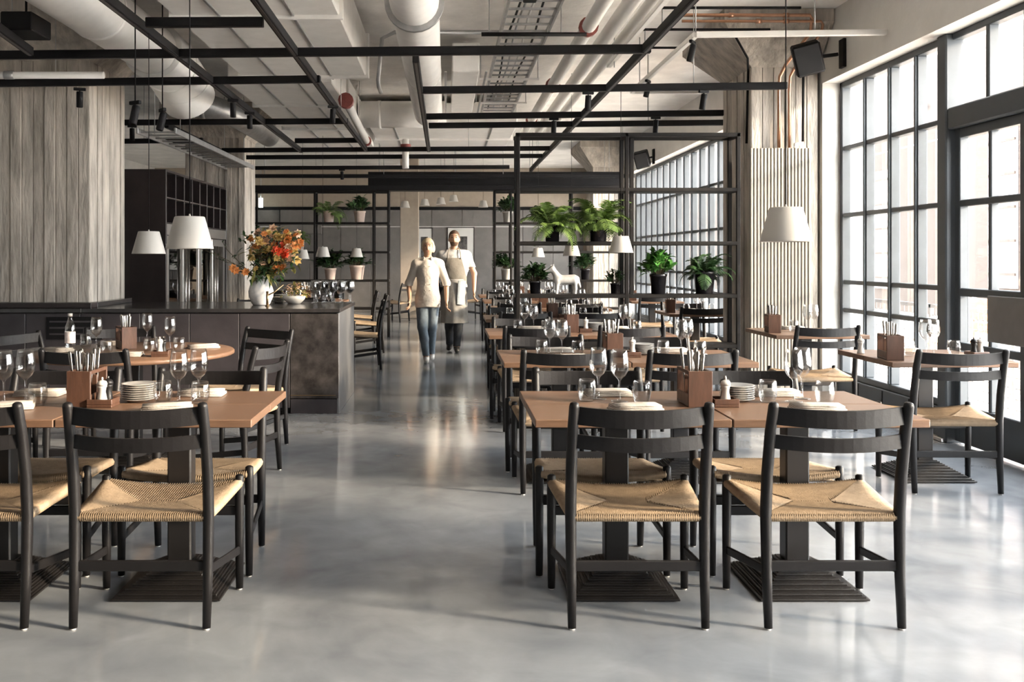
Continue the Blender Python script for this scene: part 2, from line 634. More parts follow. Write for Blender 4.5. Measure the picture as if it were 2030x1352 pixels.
def glazing(root, a, b, zbars, nm, zb=0.25, zt=ZS, fw=0.055, mys=None):
    """steel window in the plane X=XG between Y=a and Y=b: frame, mullions, bars and every pane"""
    f = MB()
    d0, d1 = XG - .075, XG + .010
    f.bbox(d0, d1, a, b, zb, zb + fw, .006).bbox(d0, d1, a, b, zt - fw, zt, .006)
    f.bbox(d0, d1, a, a + fw, zb, zt, .006).bbox(d0, d1, b - fw, b, zb, zt, .006)
    f.build('window_frame', 'frame_metal', root)
    ys = [a + fw / 2] + (mys if mys else [a + (b - a) * k / nm for k in range(1, nm)]) + [b - fw / 2]
    zs = [zb + fw / 2] + list(zbars) + [zt - fw / 2]
    for y in ys[1:-1]:
        m = MB().bbox(XG - .07, XG + .010, y - .024, y + .024, zb + fw, zt - fw, .006)
        m.bbox(XG - .085, XG - .06, y - .012, y + .012, zb + fw, zt - fw, .004)
        m.build('mullion', 'frame_metal', root)
    for z in zs[1:-1]:
        MB().bbox(XG - .064, XG + .010, a + fw, b - fw, z - .020, z + .020, .006).build('glazing_bar', 'frame_metal', root)
    for i in range(len(ys) - 1):
        for j in range(len(zs) - 1):
            MB().box(XG - .003, XG + .003, ys[i], ys[i + 1], zs[j], zs[j + 1]).build('pane', 'window_glass', root)


ZB = (2.427, 1.79, 1.153, 0.888)
for nm_, a, b in WINS:
    r = bpy.data.objects.new(nm_, None)
    COL.objects.link(r)
    struct(r)
    glazing(r, a, b, ZB, round((b - a) / 0.46), mys=[7.51, 7.96, 8.43] if nm_ == 'window_1' else None)
# steel post and glazed door with fanlight
d1 = bpy.data.objects.new('door_1', None); COL.objects.link(d1); struct(d1)
MB().bbox(XG - .12, XG + .02, 6.97, 7.10, 0, ZS, .01).build('door_post', 'frame_metal', d1)
MB().bbox(XG - .12, XG + .02, 5.10, 5.22, 0, ZS, .01).build('door_post', 'frame_metal', d1)
MB().bbox(XG - .11, XG + .015, 5.22, 6.97, 2.34, 2.50, .01).build('transom', 'frame_metal', d1)
for (a, b) in ((6.10, 6.96), (5.23, 6.09)):
    leaf = MB()
    for (p, q) in ((a, a + .07), (b - .07, b)):
        leaf.bbox(XG - .060, XG + .010, p, q, .02, 2.34, .006)
    for (p, q) in ((.02, .30), (.70, .76), (1.10, 1.16), (1.76, 1.81), (2.27, 2.34)):
        leaf.bbox(XG - .058, XG + .009, a, b, p, q, .006)
    lf = leaf.build('door_leaf', 'frame_metal', d1)
    MB().bbox(XG - .05, XG + .008, (a + b) / 2 - .02, (a + b) / 2 + .02, .3, 2.3, .006).build('mullion', 'frame_metal', lf)
    zz = (.30, .76, 1.16, 1.81, 2.27)
    for j in range(4):
        for (p, q) in ((a + .07, (a + b) / 2), ((a + b) / 2, b - .07)):
            MB().box(XG - .003, XG + .003, p, q, zz[j] - .03, zz[j + 1]).build('pane', 'window_glass', lf)
    for (p, q) in ((a, (a + b) / 2), ((a + b) / 2, b)):
        MB().box(XG - .003, XG + .003, p, q, 2.5, ZS - .05).build('pane', 'window_glass', d1)
    MB().bbox(XG - .065, XG + .008, (a + b) / 2 - .022, (a + b) / 2 + .022, 2.5, ZS, .006).build('mullion', 'frame_metal', d1)
    MB().bbox(XG - .065, XG + .008, (a if a > 6 else b) - .025, (a if a > 6 else b) + .025, 2.5, ZS, .006).build('mullion', 'frame_metal', d1)
MB().bbox(XG - .085, XG - .061, 6.02, 6.50, .80, 1.12, .004).build('lock_panel', 'counter_end', d1)
MB().bbox(XG - .07, XG + .010, 5.22, 6.97, ZS - .05, ZS, .006).build('window_frame', 'frame_metal', d1)

# wall behind the camera
struct(MB().box(XL, XW, YF - .3, YF, 0, ZC).build('wall_front', 'plaster'))
portal('portal_side_near', XG + .12, 4.65, 1.66, 8.7, 2.8, (0, PI / 2, 0))
portal('portal_side_far', XG + .12, 16.9, 1.66, 13.6, 2.8, (0, PI / 2, 0))
for n_ in ('portal_side_near', 'portal_side_far'):
    o = bpy.data.objects[n_]
    s_ = o.data.size
    o.data.size, o.data.size_y = 2.8, s_

# back wall of grey panels with a pale band above
bw = struct(MB().box(XL, XW, YB, YB + .3, 0, ZC).build('wall_back', 'beige_wall'))
x = -7.4
k = 0
while x < 3.5:
    w = .78
    MB().bbox(x + .005, x + w - .005, YB - .04, YB, .0, 2.62, .004).build('panel', 'panel_grey', bw)
    x += w
    k += 1
MB().bbox(XL, XW, YB - .06, YB, 2.62, 2.70, .004).build('cornice', 'black_metal', bw)
MB().bbox(XL, XW, YB - .05, YB - .03, 2.18, 2.20, .002).build('cable_line', 'white_paint', bw)


# ------------------------------------------------------------------ concrete pillars
def pillar(name, label, x0, x1, y0, y1, flare, z1=3.2, strip=.105, m='concrete', seed=1):
    rr = random.Random(seed)
    root = thing(name, label, 'pillar', ((x0 + x1) / 2, (y0 + y1) / 2, 0))
    cx, cy = (x0 + x1) / 2, (y0 + y1) / 2
    hx, hy = (x1 - x0) / 2, (y1 - y0) / 2
    s = MB()
    s.box(-hx + .012, hx - .012, -hy + .012, hy - .012, 0, z1)
    for side in range(4):
        L = hx if side % 2 == 0 else hy
        n = max(3, round(2 * L / strip))
        for k in range(n):
            a, b = -L + 2 * L * k / n, -L + 2 * L * (k + 1) / n
            e = rr.uniform(-.007, .008)
            g = .0025
            if side == 0:
                s.bbox(a + g, b - g, -hy - e, -hy + .02, 0, z1, .003)
            elif side == 2:
                s.bbox(a + g, b - g, hy - .02, hy + e, 0, z1, .003)
            elif side == 1:
                s.bbox(hx - .02, hx + e, a + g, b - g, 0, z1, .003)
            else:
                s.bbox(-hx - e, -hx + .02, a + g, b - g, 0, z1, .003)
    s.build('shaft', m, root)
    c = MB()
    fx0, fx1, fy0, fy1 = flare
    z2, z3 = ZC - .12, ZC - .002
    v = [(-hx, -hy, z1), (hx, -hy, z1), (hx, hy, z1), (-hx, hy, z1),
         (-hx - fx0, -hy - fy0, z2), (hx + fx1, -hy - fy0, z2), (hx + fx1, hy + fy1, z2), (-hx - fx0, hy + fy1, z2),
         (-hx - fx0, -hy - fy0, z3), (hx + fx1, -hy - fy0, z3), (hx + fx1, hy + fy1, z3), (-hx - fx0, hy + fy1, z3)]
    f = [(0, 3, 2, 1), (8, 9, 10, 11)]
    for b_ in (0, 4):
        f += [(b_ + i, b_ + (i + 1) % 4, b_ + 4 + (i + 1) % 4, b_ + 4 + i) for i in range(4)]
    c.add(v, f)
    c.build('capital', 'concrete', root)
    return root


pillar('concrete_pillar', 'wide board-marked concrete pillar rising behind the dark bar, left edge of room', -4.75, -3.29, 8.60, 9.53, (.4, .4, .38, .4), seed=3)
pillar('concrete_pillar', 'rough concrete pillar beside the tall ribbed radiator', 2.94, 3.58, 9.0, 9.9, (.36, .02, .34, .3), z1=3.22, strip=.11, seed=5)
pillar('concrete_pillar', 'distant concrete pillar at the end of the dark wine cabinet', -3.95, -3.05, 14.12, 14.9, (.3, .3, .3, .3), seed=8)
pillar('concrete_pillar', 'concrete pillar seen between the far windows behind the potted plants', 2.94, 3.58, 18.7, 19.5, (.3, .02, .3, .3), seed=9)
struct(MB().bbox(-1.06, -.64, 21.4, 21.8, 0, ZC - .002, .01).build('trim_8', 'beige_wall'))

# ------------------------------------------------------------------ outside
fac = thing('street_building', 'pale building facade across the street, seen through the windows', 'building', (13, 12, -.12))
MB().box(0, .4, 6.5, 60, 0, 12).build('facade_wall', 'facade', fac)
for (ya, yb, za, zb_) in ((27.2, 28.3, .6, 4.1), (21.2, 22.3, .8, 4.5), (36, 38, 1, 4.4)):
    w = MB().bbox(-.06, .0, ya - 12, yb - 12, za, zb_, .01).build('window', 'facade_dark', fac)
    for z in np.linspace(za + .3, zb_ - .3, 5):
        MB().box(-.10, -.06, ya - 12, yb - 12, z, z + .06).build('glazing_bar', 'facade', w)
lamp_o = MB()
lamp_o.lathe([(0, -.10), (.09, -.06), (.11, 0), (.09, .06), (0, .1)], 14)
o = lamp_o.build('wall_lamp', 'facade_dark', None, (12.78, 12.78 / (1425 + 0) * 0 + 12.0, 3.9))
p = PYY(1824, 211, 12.8 / (1824 - 885) * 1850)
o.location = (12.86, p.y, p.z)
tag(o, 'round grey lamp on the facade outside the near window', 'lamp')
cb = MB().tube([(12.4, -10, 4.38), (12.4, 40, 4.38)], .02, 6).build('street_cable', 'facade_dark')
tag(cb, 'thin dark horizontal cable in front of the pale facade outside', 'cable')
# wire mesh terrace fence with its lower baskets
fr = thing('wire_fence', 'grey wire-mesh terrace fence outside the glass door', 'fence', (5.3, 10.2, -.12))
pf = MB()
for y in (-3.0, -1.5, 0, 1.5, 2.8):
    pf.box(-.02, .02, y - .02, y + .02, 0, 1.0)
pf.box(-.02, .02, -3, 2.8, .96, 1.0).build('frame', 'fence_wire', fr)
wm = MB()
for k in range(58):
    wm.box(-.004, .004, -3 + k * .1, -2.992 + k * .1, .03, .97)
for k in range(9):
    wm.box(-.004, .004, -3, 2.8, .08 + k * .1, .088 + k * .1)
wm.build('wire_mesh', 'fence_wire', fr)['kind'] = 'stuff'
bn = thing('wooden_bench', 'honey-coloured wooden bench on the pavement outside the glass door', 'bench', (6.4, 10.6, -.12))
for k in range(4):
    MB().bbox(-.3 + k * .15, -.17 + k * .15, -2.2, 1.6, .42, .46, .006).build('slat', 'bench_wood', bn)
for k in range(3):
    MB().bbox(.33, .37, -2.2, 1.6, .56 + k * .15, .69 + k * .15, .006).build('slat', 'bench_wood', bn)
for y in (-2.0, -.3, 1.4):
    MB().bbox(-.28, .28, y - .03, y + .03, 0, .42, .006).build('leg', 'fence_wire', bn)
    MB().bbox(.37, .40, y - .03, y + .03, .42, 1.0, .006).build('back_support', 'fence_wire', bn)

# ================================================================== CEILING SERVICES
ZT = 2.92
DUCTS = [(-2.92, -2.3, 2, 9.5), (-.5, .02, 2, 12.4), (-1.4, .1, 12.35, 12.85), (-2.1, -.75, 3, 9.5), (-2.35, -1.15, 9.8, 15.4), (-1.15, 1.05, 13.2, 15.75), (.02, .48, 9.6, 13), (-3.4, -1.7, 10.9, 13.6), (.45, .95, 3, 13.1), (1.12, 1.75, 2, 15)]


def track(label, a, b, w=.05, h=.062):
    a, b = Vector(a), Vector(b)
    r = thing('lighting_track', label, 'lighting track', a, group=None)
    MB().bar((0, 0, 0), b - a, w, h, .004).build('rail', 'black_metal', r)
    MB().bar((b - a) * .002 + Vector((0, 0, -h / 2 - .001)), (b - a) * .998 + Vector((0, 0, -h / 2 - .001)), w * .4, .004).build('slot', 'cabinet_dark', r)
    d = b - a
    n = max(2, int(d.length / 2.4) + 1)
    for k in range(n):
        t = (k + .5) / n
        q = d * t
        if any(u0 < a.x + q.x < u1 and v0 < a.y + q.y < v1 for (u0, u1, v0, v1) in DUCTS):
            continue
        MB().tube([q + Vector((0, 0, h / 2)), Vector((q.x, q.y, ZC - a.z))], .004, 5).build('hanger', 'galv', r)
    return r


XT = []
for (label, x0, y0, x1, y1) in (
        ('black steel lighting track crossing the room, nearest full-width bar', -60, 110, 1290, 97),
        ('second black cross track from the camera, on the left, over pillar', -60, 166, 635, 157),
        ('short black cross track at upper left under the white box duct', 290, 45, 522, 44),
        ('black cross track ending by the concrete pillar with copper pipes', 835, 179, 1560, 170),
        ('black cross track above the two left pendant lamps, beyond the pillar', 247, 243, 690, 240),
        ('upper of two close black cross tracks on the right, before plant shelf', 845, 231, 1434, 224),
        ('lower of two close black cross tracks on the right, before plant shelf', 850, 249, 1434, 243),
        ('black cross track above the dark wine cabinet', 247, 280, 402, 278),
        ('thin black cross track under the second white duct', 585, 279, 712, 278),
        ('long far black cross track, upper of a close pair', 440, 298, 1095, 294),
        ('long far black cross track, lower of a close pair', 462, 312, 1075, 309),
        ('far black cross track above the bar flowers', 500, 333, 1010, 331)):
    a = PZ(x0, y0, ZT)
    b = PZ(x1, y1, ZT)
    track(label, a, b)
for (label, x0, y0, x1, y1) in (
        ('long black track running away along the left ceiling beside the duct', 100, -90, 597, 299),
        ('long black track running away left of the centre aisle', 440, -96, 726, 297),
        ('short black track running away over the aisle centre', 824, 116, 850, 297),
        ('long black track running away on the right beside white pipes', 1462, -98, 1052, 337),
        ('black track running away at the far upper left corner', -120, -30, 60, 102),
        ('inner black track running away past the wine cabinet', 330, 248, 452, 307)):
    a = PZ(x0, y0, ZT + .002)
    b = PZ(x1, y1, ZT + .002)
    track(label, a, b)

# dark bulkhead tracks far away
for i, (z, y, x0, x1, h) in enumerate(((2.83, 17.2, -1.44, 3.2, .28), (2.78, 15.9, -3.3, 3.2, .06), (2.74, 18.3, -1.5, 3.3, .10))):
    o = MB().bbox(x0, x1, y - .05, y + .05, z - h / 2, z + h / 2, .006).build('dark_beam', 'black_metal')
    tag(o, ('deep dark steel beam across the far ceiling', 'slim dark beam across the far ceiling over the shelves', 'far dark beam behind the deep ceiling beam')[i], 'beam')
    for x in np.linspace(x0 + .2, x1 - .2, 4):
        MB().tube([(x, y, z + h / 2), (x, y, ZC)], .006, 5).build('hanger', 'galv', o)

# spot lights on the tracks
sp = thing('track_spotlight', 'x', 'spotlight', group='track spotlights')
MB().bbox(-.06, .06, -.016, .016, -.03, 0, .004).build('adaptor', 'black_metal', sp)
MB().tube([(0, 0, -.03), (0, 0, -.07)], .007, 6).build('arm', 'black_metal', sp)
hd = MB()
M_ = Matrix.Translation((0, 0, -.09)) @ Matrix.Rotation(.25, 4, 'X')
hd.lathe([(0, .05), (.03, .05), (.033, .04), (.033, -.11), (.028, -.115), (.026, -.09), (0, -.09)], 14, M=M_)
hd.build('head', 'black_metal', sp)
SPOT = Proto(sp)
for (px, py, d, rz, lab) in (
        (158, 167, 0, .4, 'black spotlight hanging from the left cross track before the pillar'),
        (268, 200, 6.6, 2.6, 'larger tilted black spotlight beside the white duct end'),
        (322, 215, 7.2, 2.2, 'tilted black spotlight under the white duct end'),
        (262, 243, 0, .3, 'small black spotlight on track beside the pillar edge'),
        (462, 190, 0, .2, 'black spotlight on the left long track, below its middle'),
        (495, 216, 0, .1, 'black spotlight on left long track beyond the duct'),
        (660, 203, 0, .3, 'black spotlight on aisle track left of red valve'),
        (1166, 174.9, 0, .1, 'black spotlight under track right of cable ladder'),
        (1395, 172, 0, .4, 'black spotlight under right track near the pillar capital'),
        (1373, 80, -7.7, 1.0, 'black spotlight on white strut near the pillar capital'),
        (1284, 158, -9.4, 1.0, 'black spotlight on end of the white strut'),
        (1098, 228, 0, .0, 'far black spotlight under upper close track'),
        (1300, 225.6, 0, .0, 'far black spotlight under upper close track toward windows'),
        (678, 332, 0, .0, 'tiny far black spotlight under the white ceiling panel')):
    q = PZ(px, py, ZT) - Vector((0, 0, .031)) if d == 0 else PYY(px, py, abs(d))
    if d < 0:
        q = Vector((2.03, -d, 3.176))
    so = SPOT.put(q, rz, lab)
    so.scale = (.85, .85, .85)
    if d > 0:
        MB().tube([(0, 0, -.03), (0, 0, (ZC - q.z) / .85)], .006, 6).build('drop_rod', 'black_metal', so)


def duct_round(name, label, pts, r, m='duct_white', rings=(), n=24):
    root = thing(name, label, 'duct', pts[0])
    P0 = Vector(pts[0])
    MB().tube([Vector(p) - P0 for p in pts], r, n).build('pipe', m, root)
    for (q, d, rr, L) in rings:
        q, d = Vector(q) - P0, Vector(d).normalized()
        MB().tube([q - d * L / 2, q + d * L / 2], rr, n).build('collar', m if rr < r * 1.1 else 'galv', root)
    return root


R_ = .20
duct_round('air_duct', 'round white air duct running along the upper left ceiling',
           [(-2.62, 2.0, 3.24), (-2.62, 8.3, 3.24)], .22, rings=[((-2.62, y, 3.24), (0, 1, 0), .228, .05) for y in (3.4, 5.2, 7.0)])
el = [(-2.62, 8.3 + .02, 3.24), (-2.62, 8.8, 3.21), (-2.60, 9.15, 3.10), (-2.58, 9.35, 2.98)]
duct_round('duct_elbow', 'thick white insulated duct elbow turning down by the pillar', el, .265,
           rings=[(el[1], (0, 1, -.1), .275, .03), (el[2], (0, .7, -.5), .275, .03)])
duct_round('air_duct', 'large round white air duct with grey flange at top centre',
           [(-.24, 2.0, 3.3), (-.24, 12.3, 3.3)], .185, rings=[((-.24, 7.0, 3.3), (0, 1, 0), .225, .05), ((-.24, 4.6, 3.3), (0, 1, 0), .19, .04), ((-.24, 9.6, 3.3), (0, 1, 0), .19, .04)])
duct_round('air_duct', 'round white duct lying crosswise over the aisle',
           [(-1.17, 12.6, 3.32), (.0, 12.6, 3.32)], .18, rings=[((-.9, 12.6, 3.32), (1, 0, 0), .187, .04)])
duct_round('air_duct', 'flexible silver ribbed duct behind the left tracks',
           [(-3.3, 11.2, 3.25), (-2.9, 11.3, 3.22), (-2.65, 11.7, 3.17), (-2.55, 12.5, 3.13), (-2.55, 13.4, 3.13)], .15, 'galv',
           rings=[((-3.3 + .12 * k, 11.2 + .02 * k, 3.25 - .008 * k), (1, .1, 0), .162, .05) for k in range(4)])


def duct_box(label, x0, x1, y0, y1, z0, z1, seams):
    root = thing('box_duct', label, 'duct', ((x0 + x1) / 2, (y0 + y1) / 2, z0))
    c = Vector(((x0 + x1) / 2, (y0 + y1) / 2, z0))
    MB().bbox(x0 - c.x, x1 - c.x, y0 - c.y, y1 - c.y, 0, z1 - z0, .01).build('body', 'duct_white', root)
    for y in seams:
        MB().bbox(x0 - c.x - .03, x1 - c.x + .03, y - c.y - .02, y - c.y + .02, -.03, z1 - z0, .006).build('flange', 'duct_white', root)
    for x in (x0 + .35, x1 - .35):
        MB().bbox(x - c.x - .012, x - c.x + .012, y0 - c.y, y1 - c.y, -.012, .004, .003).build('stiffener', 'galv', root)
    return root


duct_box('big white rectangular air duct at upper left of the ceiling', -2.05, -.80, 3.0, 9.45, 3.20, 3.62, (4.3, 5.6, 7.0, 9.3))
duct_box('second white rectangular duct farther along the left ceiling', -2.3, -1.2, 9.8, 15.4, 3.22, 3.60, (11.2, 13.2))
duct_box('far white rectangular duct above the centre aisle', -1.1, 1.0, 13.2, 15.7, 3.25, 3.58, (14.6,))
duct_box('white ceiling box above the right-hand cross tracks', .06, .34, 9.6, 12.3, 3.3, 3.6, ())

# ---- cable ladder with rungs
cl = thing('cable_ladder', 'galvanised cable ladder running along the ceiling right of centre', 'cable ladder', (.70, 3, 3.42))
for x in (-.21, .21):
    MB().bbox(x - .012, x + .012, 0, 10.0, -.03, .03, .003).build('side_rail', 'galv', cl)
rung = MB().bbox(-.2, .2, -.014, .014, -.012, .006, .003).mesh('rung', 'galv')
for k in range(40):
    link('rung', rung, cl, (0, .12 + k * .25, 0))
for k, y in enumerate((3.2, 5.3, 7.4, 9.0)):
    MB().bar((-.33, y, -.045), (.33, y, -.045), .04, .02).build('bracket', 'white_paint', cl)
    for x in (-.32, .32):
        MB().tube([(x, y, -.04), (x, y, ZC - 3.42)], .005, 5).build('hanger', 'galv', cl)
for k, x in enumerate((-.12, -.06, .02, .1)):
    MB().tube([(x + .02 * math.sin(i * 1.3 + k), i * .70, .016 + .006 * k) for i in range(15)], .010, 6).build('cable', ('black_metal', 'galv', 'white_paint', 'black_metal')[k], cl)
jb = thing('junction_box', 'small black junction box under the cable ladder', 'junction box', (.62, 6.9, 3.40))
MB().bbox(-.05, .05, -.05, .05, -.12, -.07, .006).build('box', 'black_metal', jb)
MB().tube([(0, 0, -.07), (0, 0, 0)], .006, 6).build('stem', 'galv', jb)
# second ladder, far left
cl2 = thing('cable_ladder', 'galvanised cable ladder above the wine cabinet', 'cable ladder', (-3.05, 9.8, 2.72))
for x in (-.2, .2):
    MB().bbox(x - .012, x + .012, 0, 4.0, -.03, .03, .003).build('side_rail', 'galv', cl2)
for k in range(16):
    link('rung', rung, cl2, (0, .1 + k * .25, 0))
for y in (.4, 3.6):
    for x in (-.14, .14):
        MB().tube([(x, y, .02), (x, y, ZC - 2.72)], .005, 5).build('hanger', 'galv', cl2)


# ---- pipes
def pipe(label, pts, r, m='white_paint', cat='pipe', name='ceiling_pipe', coup=()):
    root = thing(name, label, cat, pts[0])
    P0 = Vector(pts[0])
    MB().tube([Vector(p) - P0 for p in pts], r, 12).build('pipe', m, root)
    for (q, d, rr, L, mm) in coup:
        q, d = Vector(q) - P0, Vector(d).normalized()
        MB().tube([q - d * L / 2, q + d * L / 2], rr, 12).build('coupling', mm, root)
    return root


pipe('thick white sprinkler main beside the cable ladder, red couplings', [(1.24, 2.5, 3.4), (1.24, 15, 3.4)], .062,
     coup=[((1.24, 8.15, 3.4), (0, 1, 0), .085, .07, 'red_paint'), ((1.24, 10.9, 3.4), (0, 1, 0), .085, .07, 'red_paint'), ((1.24, 13.6, 3.4), (0, 1, 0), .085, .07, 'red_paint')])
pipe('white ceiling pipe, middle one of the three right pipes', [(1.47, 2.5, 3.42), (1.47, 15, 3.42)], .066)
pipe('white ceiling pipe, rightmost of the three right pipes', [(1.64, 2.5, 3.42), (1.64, 15, 3.42)], .055)
a, b = PYY(686, 200, 10.4), PYY(728, 283, 13.2)
pipe('pale sprinkler pipe with dark red valve hanging over the aisle', [a, b], .05,
     coup=[(a, b - a, .085, .10, 'red_paint'), (a + (b - a) * .95, b - a, .07, .06, 'red_paint')])
a = PYY(804, 318, 14.0)
pipe('short white drop pipe with red collar above the aisle', [a + Vector((0, 0, .32)), a + Vector((0, 0, -.12))], .05,
     coup=[(a + Vector((0, 0, .2)), (0, 0, 1), .08, .08, 'red_paint')])
pipe('thin white conduit looping beside the big box duct',
     [(-.66, 9.4, 3.05), (-.66, 9.1, 3.05), (-.66, 9.0, 3.1), (-.62, 9.0, 3.5), (-.5, 9.0, 3.56), (.55, 9.0, 3.56)], .02, 'galv')
pipe('grey conduit crossing over the cable ladder', [(.3, 8.0, 3.3), (1.2, 8.0, 3.3)], .018, 'black_metal')
# copper heating pipes over to the radiator
for k in range(2):
    z = 3.60 - k * .055
    x = 3.20 + k * .10
    pipe(('upper', 'lower')[k] + ' copper heating pipe bending down the pillar to the radiator',
         [(2.05 + .1 * k, 8.52, z), (x + .12, 8.52, z), (x + .14, 8.53, z - .03), (x + .14, 8.56, 3.45), (x + .02, 8.85, 3.22), (x - .01, 8.93, 3.12), (x - .01, 8.955, 3.0), (x - .01, 8.955, 2.44)], .013 + .003 * (1 - k), 'copper',
         coup=[((2.6 + .25 * k, 8.52, z), (1, 0, 0), .022, .05, 'copper'), ((3.1, 8.52, z), (1, 0, 0), .022, .05, 'copper')])
pipe('black cable running down the pillar by the speaker', [(3.43, 8.9, 3.55), (3.42, 8.94, 3.2), (3.42, 8.955, 2.5)], .012, 'black_metal', 'cable', 'wall_cable')
pipe('black cable following the pillar capital edge down', [(2.62, 8.7, 3.58), (2.86, 8.86, 3.28), (2.925, 9.05, 3.2), (2.925, 9.1, 2.5)], .011, 'black_metal', 'cable', 'wall_cable')
# white struts
st = thing('white_strut_frame', 'white steel strut frame hung below the ceiling near the windows', 'strut', (2.05, 7.2, 3.36))
a0 = Vector((2.05, 7.2, 3.36))
for (p_, q_) in (((2.03, 7.6, 3.2), (3.58, 7.6, 3.22)), ((2.03, 7.6, 3.2), (2.03, 10.2, 3.2)), ((1.62, 6.3, 3.3), (1.62, 9.3, 3.3)), ((2.03, 10.2, 3.2), (2.85, 10.2, 3.2))):
    MB().bar(Vector(p_) - a0, Vector(q_) - a0, .045, .045, .004).build('strut', 'white_paint', st)
for p_ in ((2.03, 7.6), (3.0, 7.6), (2.03, 9.8), (1.62, 6.6), (1.62, 9.0)):
    MB().tube([Vector((*p_, 3.22)) - a0, Vector((*p_, ZC)) - a0], .006, 5).build('hanger', 'galv', st)
for k in range(3):
    o = MB().bar((1.75, 7.9 + k * .75, 3.5), (3.0 if k < 2 else 2.4, 7.9 + k * .75, 3.5), .02, .02).build('ceiling_conduit', 'black_metal')
    tag(o, ('nearest', 'middle', 'farthest')[k] + ' thin black conduit across the slab near the pillar capital', 'conduit')
    MB().tube([(2.0, 7.9 + k * .75, 3.5), (2.0, 7.9 + k * .75, ZC)], .006, 5).build('hanger', 'galv', o)


# ---- speakers
def speaker(label, loc, rz, tilt, w=.24, h=.28, d=.24, arm=(.28, 0, .04)):
    root = thing('loudspeaker', label, 'speaker', loc)
    M = Matrix.Rotation(rz, 4, 'Z') @ Matrix.Rotation(-.22, 4, 'Y') @ Matrix.Rotation(tilt, 4, 'X')
    MB().bbox(-w / 2, w / 2, -d / 2, d / 2, -h / 2, h / 2, .015, M).build('cabinet', 'black_metal', root)
    MB().bbox(-w / 2 + .015, w / 2 - .015, -d / 2 - .008, -d / 2, -h / 2 + .015, h / 2 - .015, .003, M).build('grille', 'blackboard', root)
    A = Vector(arm)
    MB().bar((0, 0, 0), A * .82, .03, .03).build('arm', 'black_metal', root)
    MB().bbox(A.x - .03, A.x, A.y - .05, A.y + .05, A.z - .13, A.z + .13, .004).build('wall_plate', 'black_metal', root)
    return root


s_ = PYY(1601, 116, 8.45)
speaker('black loudspeaker bracketed to the wall beside the pillar', s_, -.35, .3, arm=(XW - s_.x, .02, .05))
s_ = PYY(1273, 316, 16.2)
speaker('distant black loudspeaker above the far windows', s_, -.35, .3, arm=(XW - s_.x, 0, .05))
bx = thing('ceiling_unit', 'black box hanging below the ceiling at the upper left corner', 'ceiling unit', PYY(52, 52, 6.6))
MB().bbox(-.11, .11, -.16, .16, -.065, .065, .008).build('housing', 'black_metal', bx)
MB().tube([(0, 0, .06), (0, 0, ZC - bx.location.z)], .008, 6).build('stem', 'black_metal', bx)
pipe('white pipe in front of the left pillar', [(-5.2, 7.9, 2.93), (-2.9, 7.9, 2.93)], .03, 'white_paint', 'tube light', 'pale_pipe',  # plain pale pipe under the ceiling, not a light fitting
     coup=[((-3.7, 7.9, 2.93), (1, 0, 0), .036, .08, 'galv')])
# ================================================================== FURNITURE
# ------------------------------------------------------------------ woven-seat ladder-back chair
def seat_z(x, y):
    u = abs(x) / .26
    w = (y + .19) / .40
    return .428 + .012 * w + .020 * (u ** 2) * w - .012 * (1 - u ** 2) * (1 - (2 * w - 1) ** 2)


def make_seat(strands=96):
    s = MB()
    RY, FY, RXH, FXH, AX, AY = -.185, .205, .238, .272, .075, .005
    def sector(A, B, inner, out, n, seg=5):
        """strands run from rail A-B inward to inner(t)"""
        A, B = Vector(A), Vector(B)
        out = Vector(out)
        rows = 2 * n + 1
        v = []
        for i in range(rows):
            t = i / (rows - 1)
            p = A.lerp(B, t)
            q = Vector(inner(t))
            hgt = .0030 if i % 2 else -.0026
            z0 = seat_z(p.x, p.y)
            pr = [(p + out * .004, z0 - .034), (p + out * .018, z0 - .028), (p + out * .021, z0 - .014), (p + out * .013, z0 - .002 + hgt)]
            for (pp, z) in pr:
                v.append((pp.x + out.x * hgt, pp.y + out.y * hgt, z))
            for k in range(1, seg + 1):
                g = p.lerp(q, k / seg)
                v.append((g.x, g.y, seat_z(g.x, g.y) + hgt - .003 * (k / seg)))
        m = 4 + seg
        f = [(i * m + k, i * m + k + 1, (i + 1) * m + k + 1, (i + 1) * m + k) for i in range(rows - 1) for k in range(m - 1)]
        s.add(v, f, True)
    def back_in(t):
        x = -RXH + 2 * RXH * t
        ax = min(abs(x), RXH)
        return (x, AY, 0) if ax <= AX else (x, AY + (RY - AY) * (ax - AX) / (RXH - AX), 0)
    def front_in(t):
        x = FXH - 2 * FXH * t
        ax = abs(x)
        return (x, AY, 0) if ax <= AX else (x, AY + (FY - AY) * (ax - AX) / (FXH - AX), 0)
    def side_in(sg):
        def g(t):
            y = RY + (FY - RY) * (t if sg > 0 else 1 - t)
            if y <= AY:
                x = AX + (RXH - AX) * (AY - y) / (AY - RY)
            else:
                x = AX + (FXH - AX) * (y - AY) / (FY - AY)
            return (sg * x, y, 0)
        return g
    sector((-RXH, RY, 0), (RXH, RY, 0), back_in, (0, -1, 0), strands)
    sector((FXH, FY, 0), (-FXH, FY, 0), front_in, (0, 1, 0), strands)
    sector((RXH, RY, 0), (FXH, FY, 0), side_in(1), (1, 0, 0), int(strands * .75))
    sector((-FXH, FY, 0), (-RXH, RY, 0), side_in(-1), (-1, 0, 0), int(strands * .75))
    # underside
    s.add([(-RXH, RY, .392), (RXH, RY, .392), (FXH, FY, .41), (-FXH, FY, .41)], [(0, 3, 2, 1)])
    return s


